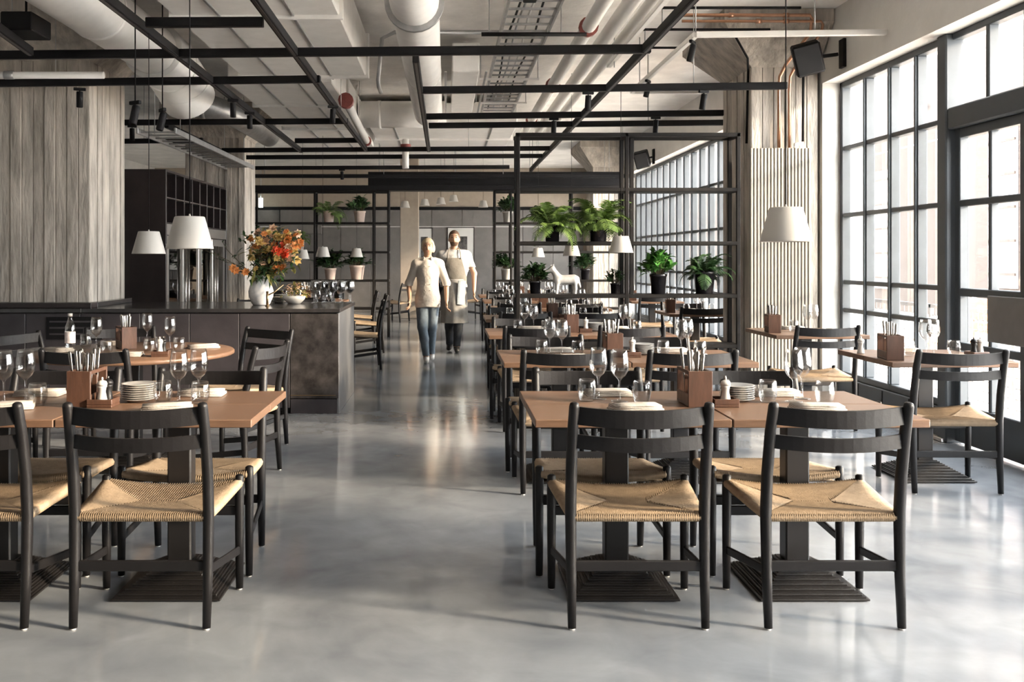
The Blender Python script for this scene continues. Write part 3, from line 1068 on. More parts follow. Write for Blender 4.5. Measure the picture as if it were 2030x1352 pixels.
def slat_mesh(hw, y0, z0, h, bulge, th=.014, n=14, dip=.008):
    s = MB()
    v = []
    for i in range(n + 1):
        t = -1 + 2 * i / n
        x = hw * t
        y = y0 - bulge * (1 - t * t)
        z = z0 - dip * (1 - t * t)
        for (dy, dz) in ((-th / 2, -h / 2), (-th / 2, h / 2), (th / 2, h / 2), (th / 2, -h / 2)):
            v.append((x, y + dy, z + dz))
    f = []
    for i in range(n):
        for k in range(4):
            k2 = (k + 1) % 4
            f.append((i * 4 + k, i * 4 + k2, (i + 1) * 4 + k2, (i + 1) * 4 + k))
    f.append((0, 1, 2, 3)[::-1])
    f.append(tuple(n * 4 + k for k in range(4)))
    return s.add(v, f)


def make_chair(strands=96, glides=True, n=10):
    r = thing('dining_chair', 'x', 'chair', group='black ladder-back chairs with woven cord seats')
    make_seat(strands).build('seat', 'cord_seat', r)
    for sx in (-1, 1):
        p = MB()
        p.tube([(sx * .248, -.215, .006), (sx * .249, -.200, .20), (sx * .250, -.193, .43), (sx * .250, -.208, .58), (sx * .249, -.240, .74), (sx * .247, -.268, .838), (sx * .247, -.271, .848), (sx * .247, -.272, .853)],
               [.0155, .0195, .0215, .0215, .0205, .0190, .0165, .008], n)
        bp = p.build('back_post', 'black_wood', r)
        q = MB()
        q.tube([(sx * .277, .208, .006), (sx * .277, .206, .22), (sx * .277, .205, .42), (sx * .277, .205, .474), (sx * .277, .205, .480)], [.0155, .0185, .0195, .0175, .009], n)
        lg = q.build('leg', 'black_wood', r)
        if glides:
            MB().lathe([(0, 0), (.011, 0), (.011, .008), (0, .008)], 8, (sx * .248, -.215, 0)).build('glide', 'glide', bp)
            MB().lathe([(0, 0), (.011, 0), (.011, .008), (0, .008)], 8, (sx * .277, .208, 0)).build('glide', 'glide', lg)
        MB().bar((sx * .25, -.20, .215), (sx * .277, .205, .165), .014, .034, .004).build('side_stretcher', 'black_wood', r)
    slat_mesh(.243, -.252, .803, .066, .060).build('back_slat', 'black_wood', r)
    slat_mesh(.245, -.232, .705, .052, .055).build('back_slat', 'black_wood', r)
    MB().bar((-.25, -.20, .232), (.25, -.20, .232), .015, .040, .004).build('rear_stretcher', 'black_wood', r)
    MB().bar((-.277, .205, .33), (.277, .205, .33), .015, .040, .004).build('front_stretcher', 'black_wood', r)
    return r


CH = Proto(make_chair(58, True, 12))
CHF = Proto(make_chair(40, False, 8))


# ------------------------------------------------------------------ pedestal tables
def base_mesh(w, d):
    s = MB()
    n = 8
    for k in range(n):
        t = k / n
        hw, hd = w / 2 * (1 - t) + .055 * t, d / 2 * (1 - t) + .045 * t
        z = .004 + k * .0125
        s.bbox(-hw, hw, -hd, hd, z, z + .0085, .002)
        s.box(-hw + .012, hw - .012, -hd + .012, hd - .012, z + .008, z + .0130)
    return s


def make_table(w=.758, d=.775, round_r=None):
    r = thing('pedestal_table', 'x', 'table', group='pedestal tables')
    if round_r:
        MB().lathe([(0, .728), (round_r - .012, .728), (round_r, .735), (round_r, .752), (round_r - .008, .76), (0, .76)], 56).build('tabletop', 'oak', r)
    else:
        g = .0012
        MB().bbox(-w / 2 + .001, w / 2 - .001, -d / 2, -g, .728, .76, .003).build('plank', 'oak', r)
        MB().bbox(-w / 2 + .001, w / 2 - .001, g, d / 2, .728, .76, .003).build('plank', 'oak', r)
    MB().bbox(-.05, .05, -.04, .04, .09, .715, .006).build('column', 'base_metal', r)
    MB().bbox(-.22, .22, -.20, .20, .716, .728, .003).build('top_plate', 'base_metal', r)
    base_mesh(.44 if not round_r else .6, .46 if not round_r else .6).build('base', 'base_metal', r)
    return r


TB = Proto(make_table())

# ------------------------------------------------------------------ tableware
def single(name, mb, m, cat, group):
    o = mb.build(name, m)
    tag(o, 'x', cat, group)
    return Proto(o)


def wine_profile(s=1.0, hgt=.225):
    h = hgt
    return [(0, .004), (.030, .003), (.036, .0015), (.036, .0), (.0, .0)], \
           [(.0, .004), (.010, .006), (.0045, .014), (.0038, .05), (.0042, .088), (.010, .098), (.026, .112), (.037, .132), (.0405, .152), (.039, .175), (.0345, .205), (.0315, h),
            (.0305, h), (.0335, .205), (.0378, .175), (.0392, .152), (.0357, .133), (.025, .114), (.008, .101), (.0, .0995)]


_w = MB()
a_, b_ = wine_profile()
_w.lathe(a_, 22).lathe(b_, 22)
WINE = single('wine_glass', _w, 'clear_glass', 'wine glass', 'stemmed wine glasses')
_t = MB()
_t.lathe([(0, .0), (.026, .0), (.030, .004), (.0385, .03), (.040, .05), (.0375, .078), (.034, .095), (.0328, .095), (.036, .078), (.0385, .05), (.037, .031), (.028, .010), (.0, .009)], 22)
TUMB = single('tumbler', _t, 'clear_glass', 'glass', 'stemless water tumblers')


def napkin_mesh(sd=1):
    rr = random.Random(sd)
    s = MB()
    W, D = .20, .115
    for k in range(4):
        z0 = .001 + k * .0062
        v, f = [], []
        n = 10
        pts = []
        # each layer a flattened loop rounded on the fold side
        for i in range(n + 1):
            a = -PI / 2 + PI * i / n
            pts.append((D / 2 - .006 + math.cos(a) * .006 - .003 * k, z0 + .0032 + math.sin(a) * .0031))
        pts += [(-D / 2 + .004 * k, z0 + .0060), (-D / 2 + .004 * k, z0 + .0004)]
        m = len(pts)
        xs = [-W / 2 + rr.uniform(-.004, .004), -W / 6, W / 6, W / 2 + rr.uniform(-.004, .004)]
        for x in xs:
            wob = rr.uniform(-.0006, .0012)
            for (y, z) in pts:
                v.append((x, y, max(.0005, z + wob * (k > 0))))
        for i in range(3):
            for j in range(m):
                j2 = (j + 1) % m
                f.append((i * m + j, (i + 1) * m + j, (i + 1) * m + j2, i * m + j2))
        f.append(tuple(range(m)))
        f.append(tuple(3 * m + j for j in range(m))[::-1])
        s.add(v, f, True)
    return s


NAP = single('folded_napkin', napkin_mesh(), 'linen', 'napkin', 'folded linen napkins')

cd = thing('cutlery_caddy', 'x', 'caddy', group='wooden cutlery caddies')
for y in (-.098, .088):
    MB().bbox(-.05, .05, y, y + .010, 0, .150, .002).build('end_panel', 'caddy_wood', cd)
MB().bbox(-.05, .05, -.088, .088, 0, .010, .002).build('bottom', 'caddy_wood', cd)
for x in (-.05, .042):
    MB().bbox(x, x + .008, -.088, .088, .010, .052, .002).build('side_lip', 'caddy_wood', cd)
    MB().bbox(x, x + .008, -.088, .088, .135, .150, .002).build('top_strip', 'caddy_wood', cd)
MB().bbox(-.042, .042, -.004, .004, .010, .125, .002).build('divider', 'caddy_wood', cd)
CADDY = Proto(cd)


def knife_mesh(kind):
    s = MB()
    if kind == 0:      # knife standing handle up
        s.tube([(0, 0, 0), (0, 0, .10), (0, 0, .125), (0, 0, .215), (0, 0, .222)], [.0035, .0042, .0050, .0075, .003], 8, flat=(.55, 1))
    elif kind == 1:    # fork, handle up
        s.tube([(0, 0, .06), (0, 0, .085), (0, 0, .20), (0, 0, .208)], [.0045, .003, .0075, .003], 8, flat=(.45, 1))
        for x in (-.006, -.002, .002, .006):
            s.box(-.0012, .0012, x - .001, x + .001, 0, .062)
    else:              # spoon bowl up
        s.tube([(0, 0, 0), (0, 0, .12), (0, 0, .15), (0, .001, .165), (0, .002, .185), (0, .001, .205), (0, 0, .213)], [.0055, .003, .0035, .011, .0165, .012, .003], 10, flat=(.3, 1))
    return s


CUT = []
for k, (nm_, ct) in enumerate((('table_knife', 'knife'), ('table_fork', 'fork'), ('table_spoon', 'spoon'))):
    CUT.append(single(nm_, knife_mesh(k), 'steel', ct, 'cutlery standing in caddies'))

ty = thing('condiment_tray', 'x', 'tray', group='small wooden condiment trays')
MB().bbox(-.052, .052, -.05, .05, 0, .012, .002).build('tray_base', 'caddy_wood', ty)
for (a, b, c, d) in ((-.052, .052, -.05, -.044), (-.052, .052, .044, .05), (-.052, -.046, -.044, .044), (.046, .052, -.044, .044)):
    MB().bbox(a, b, c, d, .012, .034, .002).build('rim', 'caddy_wood', ty)
TRAY = Proto(ty)


def mill(m, nm_, grp):
    r = thing(nm_, 'x', 'mill', group=grp)
    MB().lathe([(0, 0), (.022, 0), (.023, .006), (.018, .03), (.0145, .05), (.0165, .066), (.0205, .075), (.0, .076)], 18).build('body', m, r)
    MB().lathe([(0, .077), (.0205, .077), (.0215, .084), (.017, .094), (.006, .099), (.0, .099)], 18).build('cap', m, r)
    MB().lathe([(0, .099), (.004, .099), (.0055, .105), (.004, .111), (0, .112)], 10).build('finial', 'steel' if m != 'white_china' else m, r)
    return Proto(r)


SALT = mill('white_china', 'salt_mill', 'white salt mills')
PEP = mill('black_wood', 'pepper_mill', 'black pepper mills')
PLATE = single('side_plate', MB().lathe([(0, .003), (.040, .003), (.044, .0), (.047, .003), (.066, .010), (.0745, .0125), (.074, .014), (.064, .0125), (.044, .0065), (0, .0065)], 26), 'white_china', 'plate', 'stacked side plates')

ZTB = .7605
rj = random.Random(21)


def put(proto, x, y, label, rz=0.0, z=ZTB, group=None):
    return proto.put((x, y, z), rz, label, group)


def caddy_set(x, y, ph, rz=0.0, pieces=9, lean=.10):
    put(CADDY, x, y, 'dark wooden cutlery caddy on ' + ph, rz)
    cs, sn = math.cos(rz), math.sin(rz)
    for k in range(pieces):
        kind = (0, 0, 1, 0, 2, 1, 0, 1, 0, 1)[k % 10]
        lx = -.026 + .052 * ((k * 0.37) % 1.0)
        ly = -.062 + .124 * (k + .5) / pieces
        if abs(ly) < .014:
            ly = .018 if ly >= 0 else -.018
        o = put(CUT[kind], x + lx * cs - ly * sn, y + lx * sn + ly * cs,
                ('steel table knife', 'steel fork', 'steel spoon')[kind] + ' standing in the cutlery caddy on ' + ph,
                rz, ZTB + .0125, 'cutlery in the caddy on ' + ph)
        # fan the handles: lean outwards within the box
        o.rotation_euler = (-ly * 1.5 + rj.uniform(-.04, .04), lx * 3.2 + rj.uniform(-.03, .03), rz + rj.uniform(-.25, .25))


def tray_set(x, y, ph, rz=0.0):
    put(TRAY, x, y, 'small dark wooden condiment tray on ' + ph, rz)
    put(SALT, x + .002, y - .020, 'white salt mill in the tray on ' + ph, 0, ZTB + .0125)
    put(PEP, x + .012, y + .021, 'black pepper mill in the tray on ' + ph, 0, ZTB + .0125)


def plate_stack(x, y, ph, n=7):
    for k in range(n):
        put(PLATE, x + rj.uniform(-.001, .001), y, 'white side plate in the stack on ' + ph, rj.uniform(0, 6), ZTB + k * .0093, 'plate stack on ' + ph)


ROWY = [3.972 + 1.957 * k for k in range(8)]
XR = 1.100
ORD = ['nearest', 'second', 'third', 'fourth', 'fifth', 'sixth', 'seventh']
GRP_T = 'oak pedestal tables of the right-hand row'


def pair(cx, cy, ph, side):
    for k, s in ((0, -1), (1, 1)):
        TB.put((cx + s * .381, cy, 0), 0, 'square oak pedestal table, %s half of the %s' % (('left', 'right')[k], ph), 'paired oak pedestal tables')


def chairs_of(proto, cx, cy, ph, near=(-.385, .345), far=(-.42, .33), jit=0.0, skip=()):
    for k, dx in enumerate(near):
        if ('n', k) in skip:
            continue
        proto.put((cx + dx + rj.uniform(-jit, jit), cy - .287 + rj.uniform(-jit, jit) * .6, 0), rj.uniform(-jit, jit),
                  'black ladder-back chair, near side, %s, of the %s' % (('left', 'right')[k], ph))
    for k, dx in enumerate(far):
        if ('f', k) in skip:
            continue
        proto.put((cx + dx + rj.uniform(-jit, jit), cy + .285 + rj.uniform(-jit, jit) * .6, 0), PI + rj.uniform(-jit, jit),
                  'black ladder-back chair, far side, %s, of the %s' % (('left', 'right')[k], ph))


def dress_right(cx, cy, ph, j=0.0, full=True):
    J = lambda: rj.uniform(-j, j)
    for (x, y, w, rz) in ((-.33, -.17, 'near left', .12), (.41, -.17, 'near right', -.1), (-.37, .25, 'far left', .05), (.387, .25, 'far right', .02)):
        put(NAP, cx + x + J(), cy + y + J(), 'folded linen napkin at the %s place of the %s' % (w, ph), rz + J())
    put(WINE, cx - .35 + J(), cy + .07 + J(), 'stemmed wine glass, left end of the %s, front one' % ph)
    put(WINE, cx - .43 + J() * .5, cy + .145, 'stemmed wine glass, left end of the %s, rear one' % ph)
    put(WINE, cx + .40 + J(), cy + .06 + J(), 'stemmed wine glass, right end of the %s, front one' % ph)
    put(WINE, cx + .47 + J() * .5, cy + .15 + J() * .5, 'stemmed wine glass, right end of the %s, rear one' % ph)
    for (x, y, w) in ((-.49, .08, 'far left'), (-.265, .02, 'near left'), (.285, .05, 'far right'), (.51, .0, 'near right')):
        put(TUMB, cx + x + J() * .5, cy + y + J() * .5, 'stemless water tumbler, %s, on the %s' % (w, ph))
    caddy_set(cx - .045, cy + .0, 'the ' + ph, 0, 14 if full else 7)
    tray_set(cx + .065, cy - .05, 'the ' + ph)
    plate_stack(cx + .165, cy + .09, 'the ' + ph, 7 if full else 5)


# right-hand row of paired tables
for k in range(7):
    ph = '%s right-hand pair' % ORD[k]
    xr = XR + (0, 0, 0, .06, .17, .20, .20)[k]
    pair(xr, ROWY[k], ph, 'r')
    chairs_of(CH if k < 2 else CHF, xr, ROWY[k], ph, jit=0.0 if k == 0 else .03)
    dress_right(xr, ROWY[k], ph, 0.0 if k == 0 else .010, k < 3)

# front left pair
LX, LY = -1.508, ROWY[0]
ph = 'front left pair'
pair(LX, LY, ph, 'l')
chairs_of(CH, LX, LY, ph, near=(-.31, .368), far=(-.33, .375))
for (x, y, w, rz) in ((.37, -.17, 'near right', .28), (.40, .25, 'far right', .03), (-.33, .25, 'far left', .02), (-.30, -.13, 'near left', .35)):
    put(NAP, LX + x, LY + y, 'folded linen napkin at the %s place of the %s' % (w, ph), rz)
for (x, y, w) in ((.355, .05, 'right end, left one'), (.428, .10, 'right end, right one'), (-.39, .03, 'left end, left one'), (-.315, .07, 'left end, right one')):
    put(WINE, LX + x, LY + y, 'stemmed wine glass on the %s, %s' % (ph, w))
for (x, y, w) in ((.295, .02, 'left of the right-hand wine glasses'), (.46, .0, 'right of the right-hand wine glasses'), (-.21, -.05, 'by the caddy')):
    put(TUMB, LX + x, LY + y, 'stemless water tumbler on the %s, %s' % (ph, w))
caddy_set(LX - .02, LY, 'the ' + ph, 0, 14)
tray_set(LX + .07, LY - .06, 'the ' + ph)
plate_stack(LX + .17, LY + .08, 'the ' + ph, 8)

# round table
rt = make_table(round_r=.66)
tag(rt, 'round oak pedestal table in front of the dark bar', 'table')
RX, RY_ = -2.10, 6.27
rt.location = (RX, RY_, 0)
for (ang, dist, tw, lab) in ((-PI / 2 - .02, .56, 0, 'black ladder-back chair at the round table, back towards the camera'),
                             (-.47, .84, .25, 'black ladder-back chair turned sideways at right of the round table, nearer one'),
                             (.82, .86, .1, 'black ladder-back chair right of the round table, against the bar'),
                             (PI - .35, .78, 0, 'black ladder-back chair left of the round table, partly out of frame'),
                             (-PI + .50, .88, 0, 'black ladder-back chair at near left of the round table'),
                             (PI / 2 + .42, .78, 0, 'black ladder-back chair behind the round table near the bar panels')):
    x, y = RX + dist * math.cos(ang), RY_ + dist * math.sin(ang)
    CH.put((x, y, 0), ang + PI / 2 + tw, lab)
ph = 'the round table'


def onr(px, py):
    p = PZ(px, py, .76)
    return p.x, p.y


wb = thing('water_bottle', 'clear water bottle with white cap and pale label on the round table', 'bottle', (*onr(139, 698), ZTB))
MB().lathe([(0, .0), (.030, 0), (.033, .006), (.033, .15), (.031, .17), (.018, .205), (.0135, .222), (.0135, .235), (0, .235)], 20).build('body', 'bottle_glass', wb)
MB().lathe([(.0335, .06), (.0335, .135)], 20).build('label', 'bottle_label', wb)
MB().lathe([(0, .236), (.0155, .236), (.0155, .255), (0, .256)], 14).build('cap', 'white_china', wb)
for (px, py, w) in ((191, 695, 'beside the water bottle'), (292, 683, 'behind the caddy'), (337, 693, 'right of the caddy')):
    put(WINE, *onr(px, py), 'stemmed wine glass on %s, %s' % (ph, w))
for (px, py, w) in ((211, 703, 'left of the caddy'), (296, 700, 'just right of the caddy'), (318, 695, 'in the middle of the right cluster'), (355, 697, 'rightmost'), (170, 690, 'behind the bottle')):
    put(TUMB, *onr(px, py), 'stemless water tumbler on %s, %s' % (ph, w))
for (px, py, w, rz) in ((250, 706, 'front', .05), (403, 690, 'right edge', .5), (112, 697, 'left edge', -.4), (225, 684, 'back', .1)):
    put(NAP, *onr(px, py), 'folded linen napkin on %s, %s' % (ph, w), rz)
caddy_set(*onr(250, 690), ph, .55, 9)
tray_set(*onr(318, 706), ph, .2)

# window-side tables
XWN = 3.035
for k, (row, ph) in enumerate(((1, 'window table nearest the glass door'), (2, 'window table before the radiator'), (3, 'window table behind the plant shelf'), (5, 'far window table'))):
    cy = ROWY[row] + .02 if k != 2 else 10.75
    XWN = 3.035 if k != 2 else 2.86
    TB.put((XWN, cy, 0), 0, 'square oak pedestal table, ' + ph, 'window-side oak tables')
    (CH if k == 0 else CHF).put((XWN - .04, cy - .28, 0), (-.03, .06, 0, 0)[k], 'black ladder-back chair at the ' + ph)
    if k == 2:
        CHF.put((XWN, cy + .30, 0), PI, 'black ladder-back chair on far side of the ' + ph)
    caddy_set(XWN - .30, cy - .20 + .12 * (k > 0), 'the ' + ph, -.15, 8)
    put(WINE, XWN + .03, cy + .02, 'stemmed wine glass, left one, on the ' + ph)
    put(WINE, XWN + .10, cy + .06, 'stemmed wine glass, right one, on the ' + ph)
    put(TUMB, XWN - .10, cy - .02, 'stemless water tumbler, left one, on the ' + ph)
    put(TUMB, XWN + .20, cy + .0, 'stemless water tumbler, right one, on the ' + ph)
    put(NAP, XWN + .08, cy - .22, 'folded linen napkin, near one, on the ' + ph, .1)
    put(NAP, XWN - .02, cy + .24, 'folded linen napkin, far one, on the ' + ph, .0)
    if k == 0:
        put(SALT, XWN - .34, cy + .12, 'white salt mill behind caddy on the ' + ph)
        put(TRAY, XWN + .30, cy - .08, 'small dark wooden condiment tray on the ' + ph, .1)
        put(PEP, XWN + .282, cy - .08, 'black pepper mill in the tray on the ' + ph, 0, ZTB + .0125)
        put(SALT, XWN + .322, cy - .08, 'white salt mill in the tray on the ' + ph, 0, ZTB + .0125)

# tables left of the aisle beyond the bar
for k, (cy, x0) in enumerate(((11.75, -1.75), (13.75, -1.85), (15.3, -2.1))):
    ph = ('table behind the bar end', 'second table behind the bar end', 'last table behind the bar end')[k]
    TB.put((x0, cy, 0), 0, 'square oak pedestal table, ' + ph, 'oak tables behind the bar')
    TB.put((x0 - .762, cy, 0), 0, 'square oak pedestal table, left half beside the ' + ph, 'oak tables behind the bar')
    CHF.put((x0 + .70, cy - .02, 0), PI / 2 + .12, 'black ladder-back chair, aisle end of the ' + ph)
    CHF.put((x0 + .02, cy + .30, 0), PI, 'black ladder-back chair, far side of the ' + ph)
    CHF.put((x0 - .02, cy - .30, 0), 0, 'black ladder-back chair, near side of the ' + ph)
    CHF.put((x0 - .75, cy + .30, 0), PI, 'black ladder-back chair, far left side of the ' + ph)
    for i, x in enumerate((-.30, -.1, .12, .28)):
        put(WINE, x0 + x, cy + .08 * (-1) ** i, 'stemmed wine glass, %s from left, on the %s' % (('first', 'second', 'third', 'fourth')[i], ph))
    put(NAP, x0 - .1, cy - .25, 'folded linen napkin on the ' + ph, .1)
    caddy_set(x0 - .2, cy + .02, 'the ' + ph, .1, 5)
# far chairs at the end of the room
for k, (x, y, rz) in enumerate(((-1.1, 20.2, 1.2), (-.4, 21.5, .2), (.5, 20.8, -1.4), (1.4, 21.3, .4))):
    CHF.put((x, y, 0), rz, 'dark chair at the far end of the room, %s from left' % ('first', 'second', 'third', 'fourth')[k])
# ================================================================== BAR, CABINETS, SHELVES
YC0, YC1, XC1, ZCT = 8.29, 9.64, -.954, .932
bar = thing('bar_counter', 'long dark steel-clad bar counter with polished top', 'bar counter', (-2.2, 8.9, 0))
B0 = Vector((-2.2, 8.9, 0))


def bpart(nm_, x0, x1, y0, y1, z0, z1, m, b=.003):
    return MB().bbox(x0 - B0.x, x1 - B0.x, y0 - B0.y, y1 - B0.y, z0, z1, b).build(nm_, m, bar)


bpart('carcass', -3.24, XC1 - .02, YC0 + .03, YC1 - .02, 0, ZCT - .03, 'cabinet_dark')
bpart('carcass', -6.4, -3.24, YC0 + .03, 8.56, 0, ZCT - .03, 'cabinet_dark')
bpart('countertop', -3.24, XC1 + .012, YC0 - .012, YC1, ZCT - .035, ZCT, 'counter_top', .004)
bpart('countertop', -6.4, -3.2402, YC0 - .012, 8.57, ZCT - .035, ZCT, 'counter_top', .004)
xs = [-6.4, -5.5, -4.9, -4.42, -3.74, -3.25, -2.72, -2.28, -1.84, -1.39, XC1]
for i in range(len(xs) - 1):
    last = i == len(xs) - 2
    zb = .135 if last else .05
    bpart('front_panel', xs[i] + .003, xs[i + 1] - .003, YC0, YC0 + .03, zb, ZCT - .045, 'counter_steel' if last else 'counter_panel')
bpart('kick_panel', -1.387, XC1 - .003, YC0 + .004, YC0 + .03, .0, .128, 'counter_panel')
bpart('bronze_strip', -1.385, XC1 - .03, YC0 - .003, YC0 + .003, .158, .166, 'bronze', .001)
bpart('plinth', -6.4, -1.39, YC0 + .02, YC0 + .03, 0, .05, 'black_metal')
bpart('end_panel', XC1 - .02, XC1, YC0 + .002, YC1 - .004, 0, ZCT - .036, 'counter_end')
vent = bpart('vent_box', -3.55, -3.05, YC0 - .014, YC0, .66, .86, 'black_metal')
for k in range(3):
    MB().box(-3.52 - B0.x, -3.08 - B0.x, YC0 - .018 - B0.y, YC0 - .013 - B0.y, .70 + k * .055, .715 + k * .055).build('louvre', 'counter_panel', vent)
bpart('raised_ledge', -6.4, -3.20, 8.40, 8.565, ZCT + .0005, ZCT + .045, 'cabinet_dark')
bpart('raised_ledge', -3.285, -3.20, 8.566, 9.50, ZCT + .0005, ZCT + .045, 'counter_top')

# tall wine cabinet with cubbies above steel fridges
XF = -3.30
wc = thing('wine_cabinet', 'tall dark wine cabinet with open cubbies above steel fridge doors', 'cabinet', (XF - .4, 12.5, 0))
W0 = Vector((XF - .4, 12.5, 0))


def wpart(nm_, x0, x1, y0, y1, z0, z1, m, par=None, b=.003):
    return MB().bbox(x0 - W0.x, x1 - W0.x, y0 - W0.y, y1 - W0.y, z0, z1, b).build(nm_, m, par or wc)


ya, yb = 10.98, 14.03
wpart('side_panel', XF - .75, XF, ya, ya + .04, 0, 2.43, 'cabinet_dark')
wpart('side_panel', XF - .75, XF, yb - .04, yb, 0, 2.43, 'cabinet_dark')
wpart('top_panel', XF - .75, XF, ya + .04, yb - .04, 2.40, 2.43, 'cabinet_dark')
wpart('back_panel', XF - .75, XF - .70, ya + .04, yb - .04, 0, 2.40, 'cabinet_inner')
for z in (1.80, 2.10):
    wpart('cubby_shelf', XF - .70, XF - .004, ya + .04, yb - .04, z - .008, z + .008, 'cubby_edge' if z > 2 else 'cabinet_dark')
for k in range(1, 8):
    y = ya + .04 + (yb - ya - .08) * k / 8
    wpart('cubby_divider', XF - .70, XF - .004, y - .007, y + .007, 1.81, 2.40, 'cabinet_dark')
    wpart('divider_edge', XF - .003, XF + .001, y - .006, y + .006, 1.81, 2.40, 'cubby_edge', None, .001)
wpart('fridge_body', XF - .70, XF - .06, ya + .04, yb - .04, 0, 1.79, 'cabinet_dark')
wpart('fascia', XF - .06, XF - .005, ya + .04, yb - .04, 1.66, 1.79, 'brushed_steel')
for k in range(4):
    y0 = ya + .05 + (yb - ya - .1) * k / 4
    y1 = ya + .05 + (yb - ya - .1) * (k + 1) / 4
    dr = wpart('fridge_door', XF - .06, XF - .02, y0 + .004, y1 - .004, .08, 1.65, 'brushed_steel')
    wpart('glass_panel', XF - .02, XF - .014, y0 + .14, y1 - .14, .2, 1.55, 'fridge_glass', dr, .001)
    hy = y0 + .07 if k % 2 else y1 - .07
    MB().tube([(XF + .03 - W0.x, hy - W0.y, .25), (XF + .03 - W0.x, hy - W0.y, 1.55)], .016, 10).build('handle', 'steel', dr)
    for z in (.3, 1.5):
        MB().tube([(XF - .02 - W0.x, hy - W0.y, z), (XF + .03 - W0.x, hy - W0.y, z)], .008, 6).build('handle_stud', 'steel', dr)

# ribbed radiator
rad = thing('radiator', 'tall cream ribbed column radiator on the concrete pillar', 'radiator', (3.18, 8.93, 0))
fin = MB().bbox(-.0125, .0125, -.055, -.015, .25, 2.43, .006).mesh('fin', 'radiator')
NF = 18
for k in range(NF):
    link('fin', fin, rad, (-.275 + .55 * k / (NF - 1), 0, 0))
for z in (.30, 2.38):
    MB().bbox(-.28, .28, -.016, .028, z - .025, z + .025, .006).build('header_tube', 'radiator', rad)
MB().bbox(-.27, .27, -.012, .0, .27, 2.40, .003).build('back_plate', 'radiator', rad)
for x in (-.2, .2):
    MB().bbox(x - .015, x + .015, .025, .07, 1.2, 1.28, .004).build('wall_bracket', 'radiator', rad)
    MB().tube([(x, 0, 0), (x, 0, .28)], .012, 8).build('foot', 'radiator', rad)
MB().tube([(.15, -.01, 2.43), (.15, -.01, 2.47), (.22, -.01, 2.475)], .016, 8).build('valve', 'white_paint', rad)


# ------------------------------------------------------------------ steel plant shelves
def shelf_unit(label, x0, x1, y, d, zs, posts, ztop, extra=()):
    c = Vector(((x0 + x1) / 2, y, 0))
    r = thing('plant_shelf', label, 'shelf', c)
    t = .036
    for x in posts:
        for yy in (y - d / 2, y + d / 2 - t):
            MB().bbox(x - t / 2 - c.x, x + t / 2 - c.x, yy - c.y, yy + t - c.y, 0, ztop, .004).build('post', 'shelf_metal', r)
        for z in list(zs) + [ztop - t / 2]:
            MB().bbox(x - t / 2 - c.x, x + t / 2 - c.x, y - d / 2 + t - c.y, y + d / 2 - t - c.y, z - .02, z + .012, .003).build('cross_rail', 'shelf_metal', r)
    for z in [ztop - t / 2]:
        for yy in (y - d / 2, y + d / 2 - t):
            MB().bbox(x0 - c.x, x1 - c.x, yy - c.y, yy + t - c.y, z - t / 2 + .001, z + t / 2 + .002, .003).build('top_rail', 'shelf_metal', r)
    for z in zs:
        sh = MB().bbox(x0 - c.x, x1 - c.x, y - d / 2 + .002 - c.y, y + d / 2 - .002 - c.y, z - .022, z + .014, .004)
        sh.build('shelf_board', 'shelf_metal', r)
    return r


YS = 8.93
ZSH = (2.03, 1.525, 1.027, .555)
shelf_unit('open dark steel plant shelf on the right, full of ferns', .652, 2.77, YS, .30, ZSH, (.675, 1.70, 2.75), 2.56)
MB().bbox(1.735, 1.775, YS - .1, YS - .06, 1.03, 2.52, .004).build('inner_post', 'shelf_metal', None)
ip = bpy.data.objects['inner_post']
ps = [o for o in COL.objects if o.name.startswith('plant_shelf')][-1]
ip.parent = ps
ip.location = -ps.location
YS2 = 16.5
shelf_unit('far dark steel shelf on the left behind the bar flowers', -3.42, -1.0, YS2, .30, (2.0, 1.49, .99, .5), (-3.38, -2.31, -1.28, -1.02), 2.57)
shelf_unit('far dark steel shelf right of the walking people', .83, 3.1, YS2, .30, (2.0, 1.49, .99, .5), (.85, 1.13, 2.2, 3.08), 2.57)
o = MB().bbox(-3.45, 3.1, YS2 - .14, YS2 + .14, 2.575, 2.66, .006).build('lintel_beam', 'black_metal')
tag(o, 'dark beam across the aisle joining the two far shelves', 'beam')


# ------------------------------------------------------------------ plants
def pot_mesh(r0, r1, h):
    return MB().lathe([(0, 0), (r0, 0), (r0 + .003, .004), (r1 - .006, h * .86), (r1, h * .87), (r1, h), (r1 - .010, h), (r1 - .014, h * .88), (0, h * .86)], 22)


def leaf_v(base, d, L, w, up=Vector((0, 0, 1)), droop=.3, seg=4):
    """one curved pointed leaf: quads along a drooping midrib"""
    d = d.normalized()
    side = d.cross(up)
    if side.length < 1e-3:
        side = Vector((1, 0, 0))
    side.normalize()
    v, f = [], []
    for i in range(seg + 1):
        t = i / seg
        p = base + d * L * t + Vector((0, 0, -1)) * droop * L * t * t
        ww = w * math.sin(PI * (.08 + .92 * t) ** .8) * (1 - .3 * t) if i < seg else 0.0005
        nrm = Vector((0, 0, .25 * ww))
        v += [p - side * ww / 2 + nrm, p, p + side * ww / 2 + nrm]
    for i in range(seg):
        for k in (0, 1):
            a = i * 3 + k
            f.append((a, a + 1, a + 4, a + 3))
    return v, f


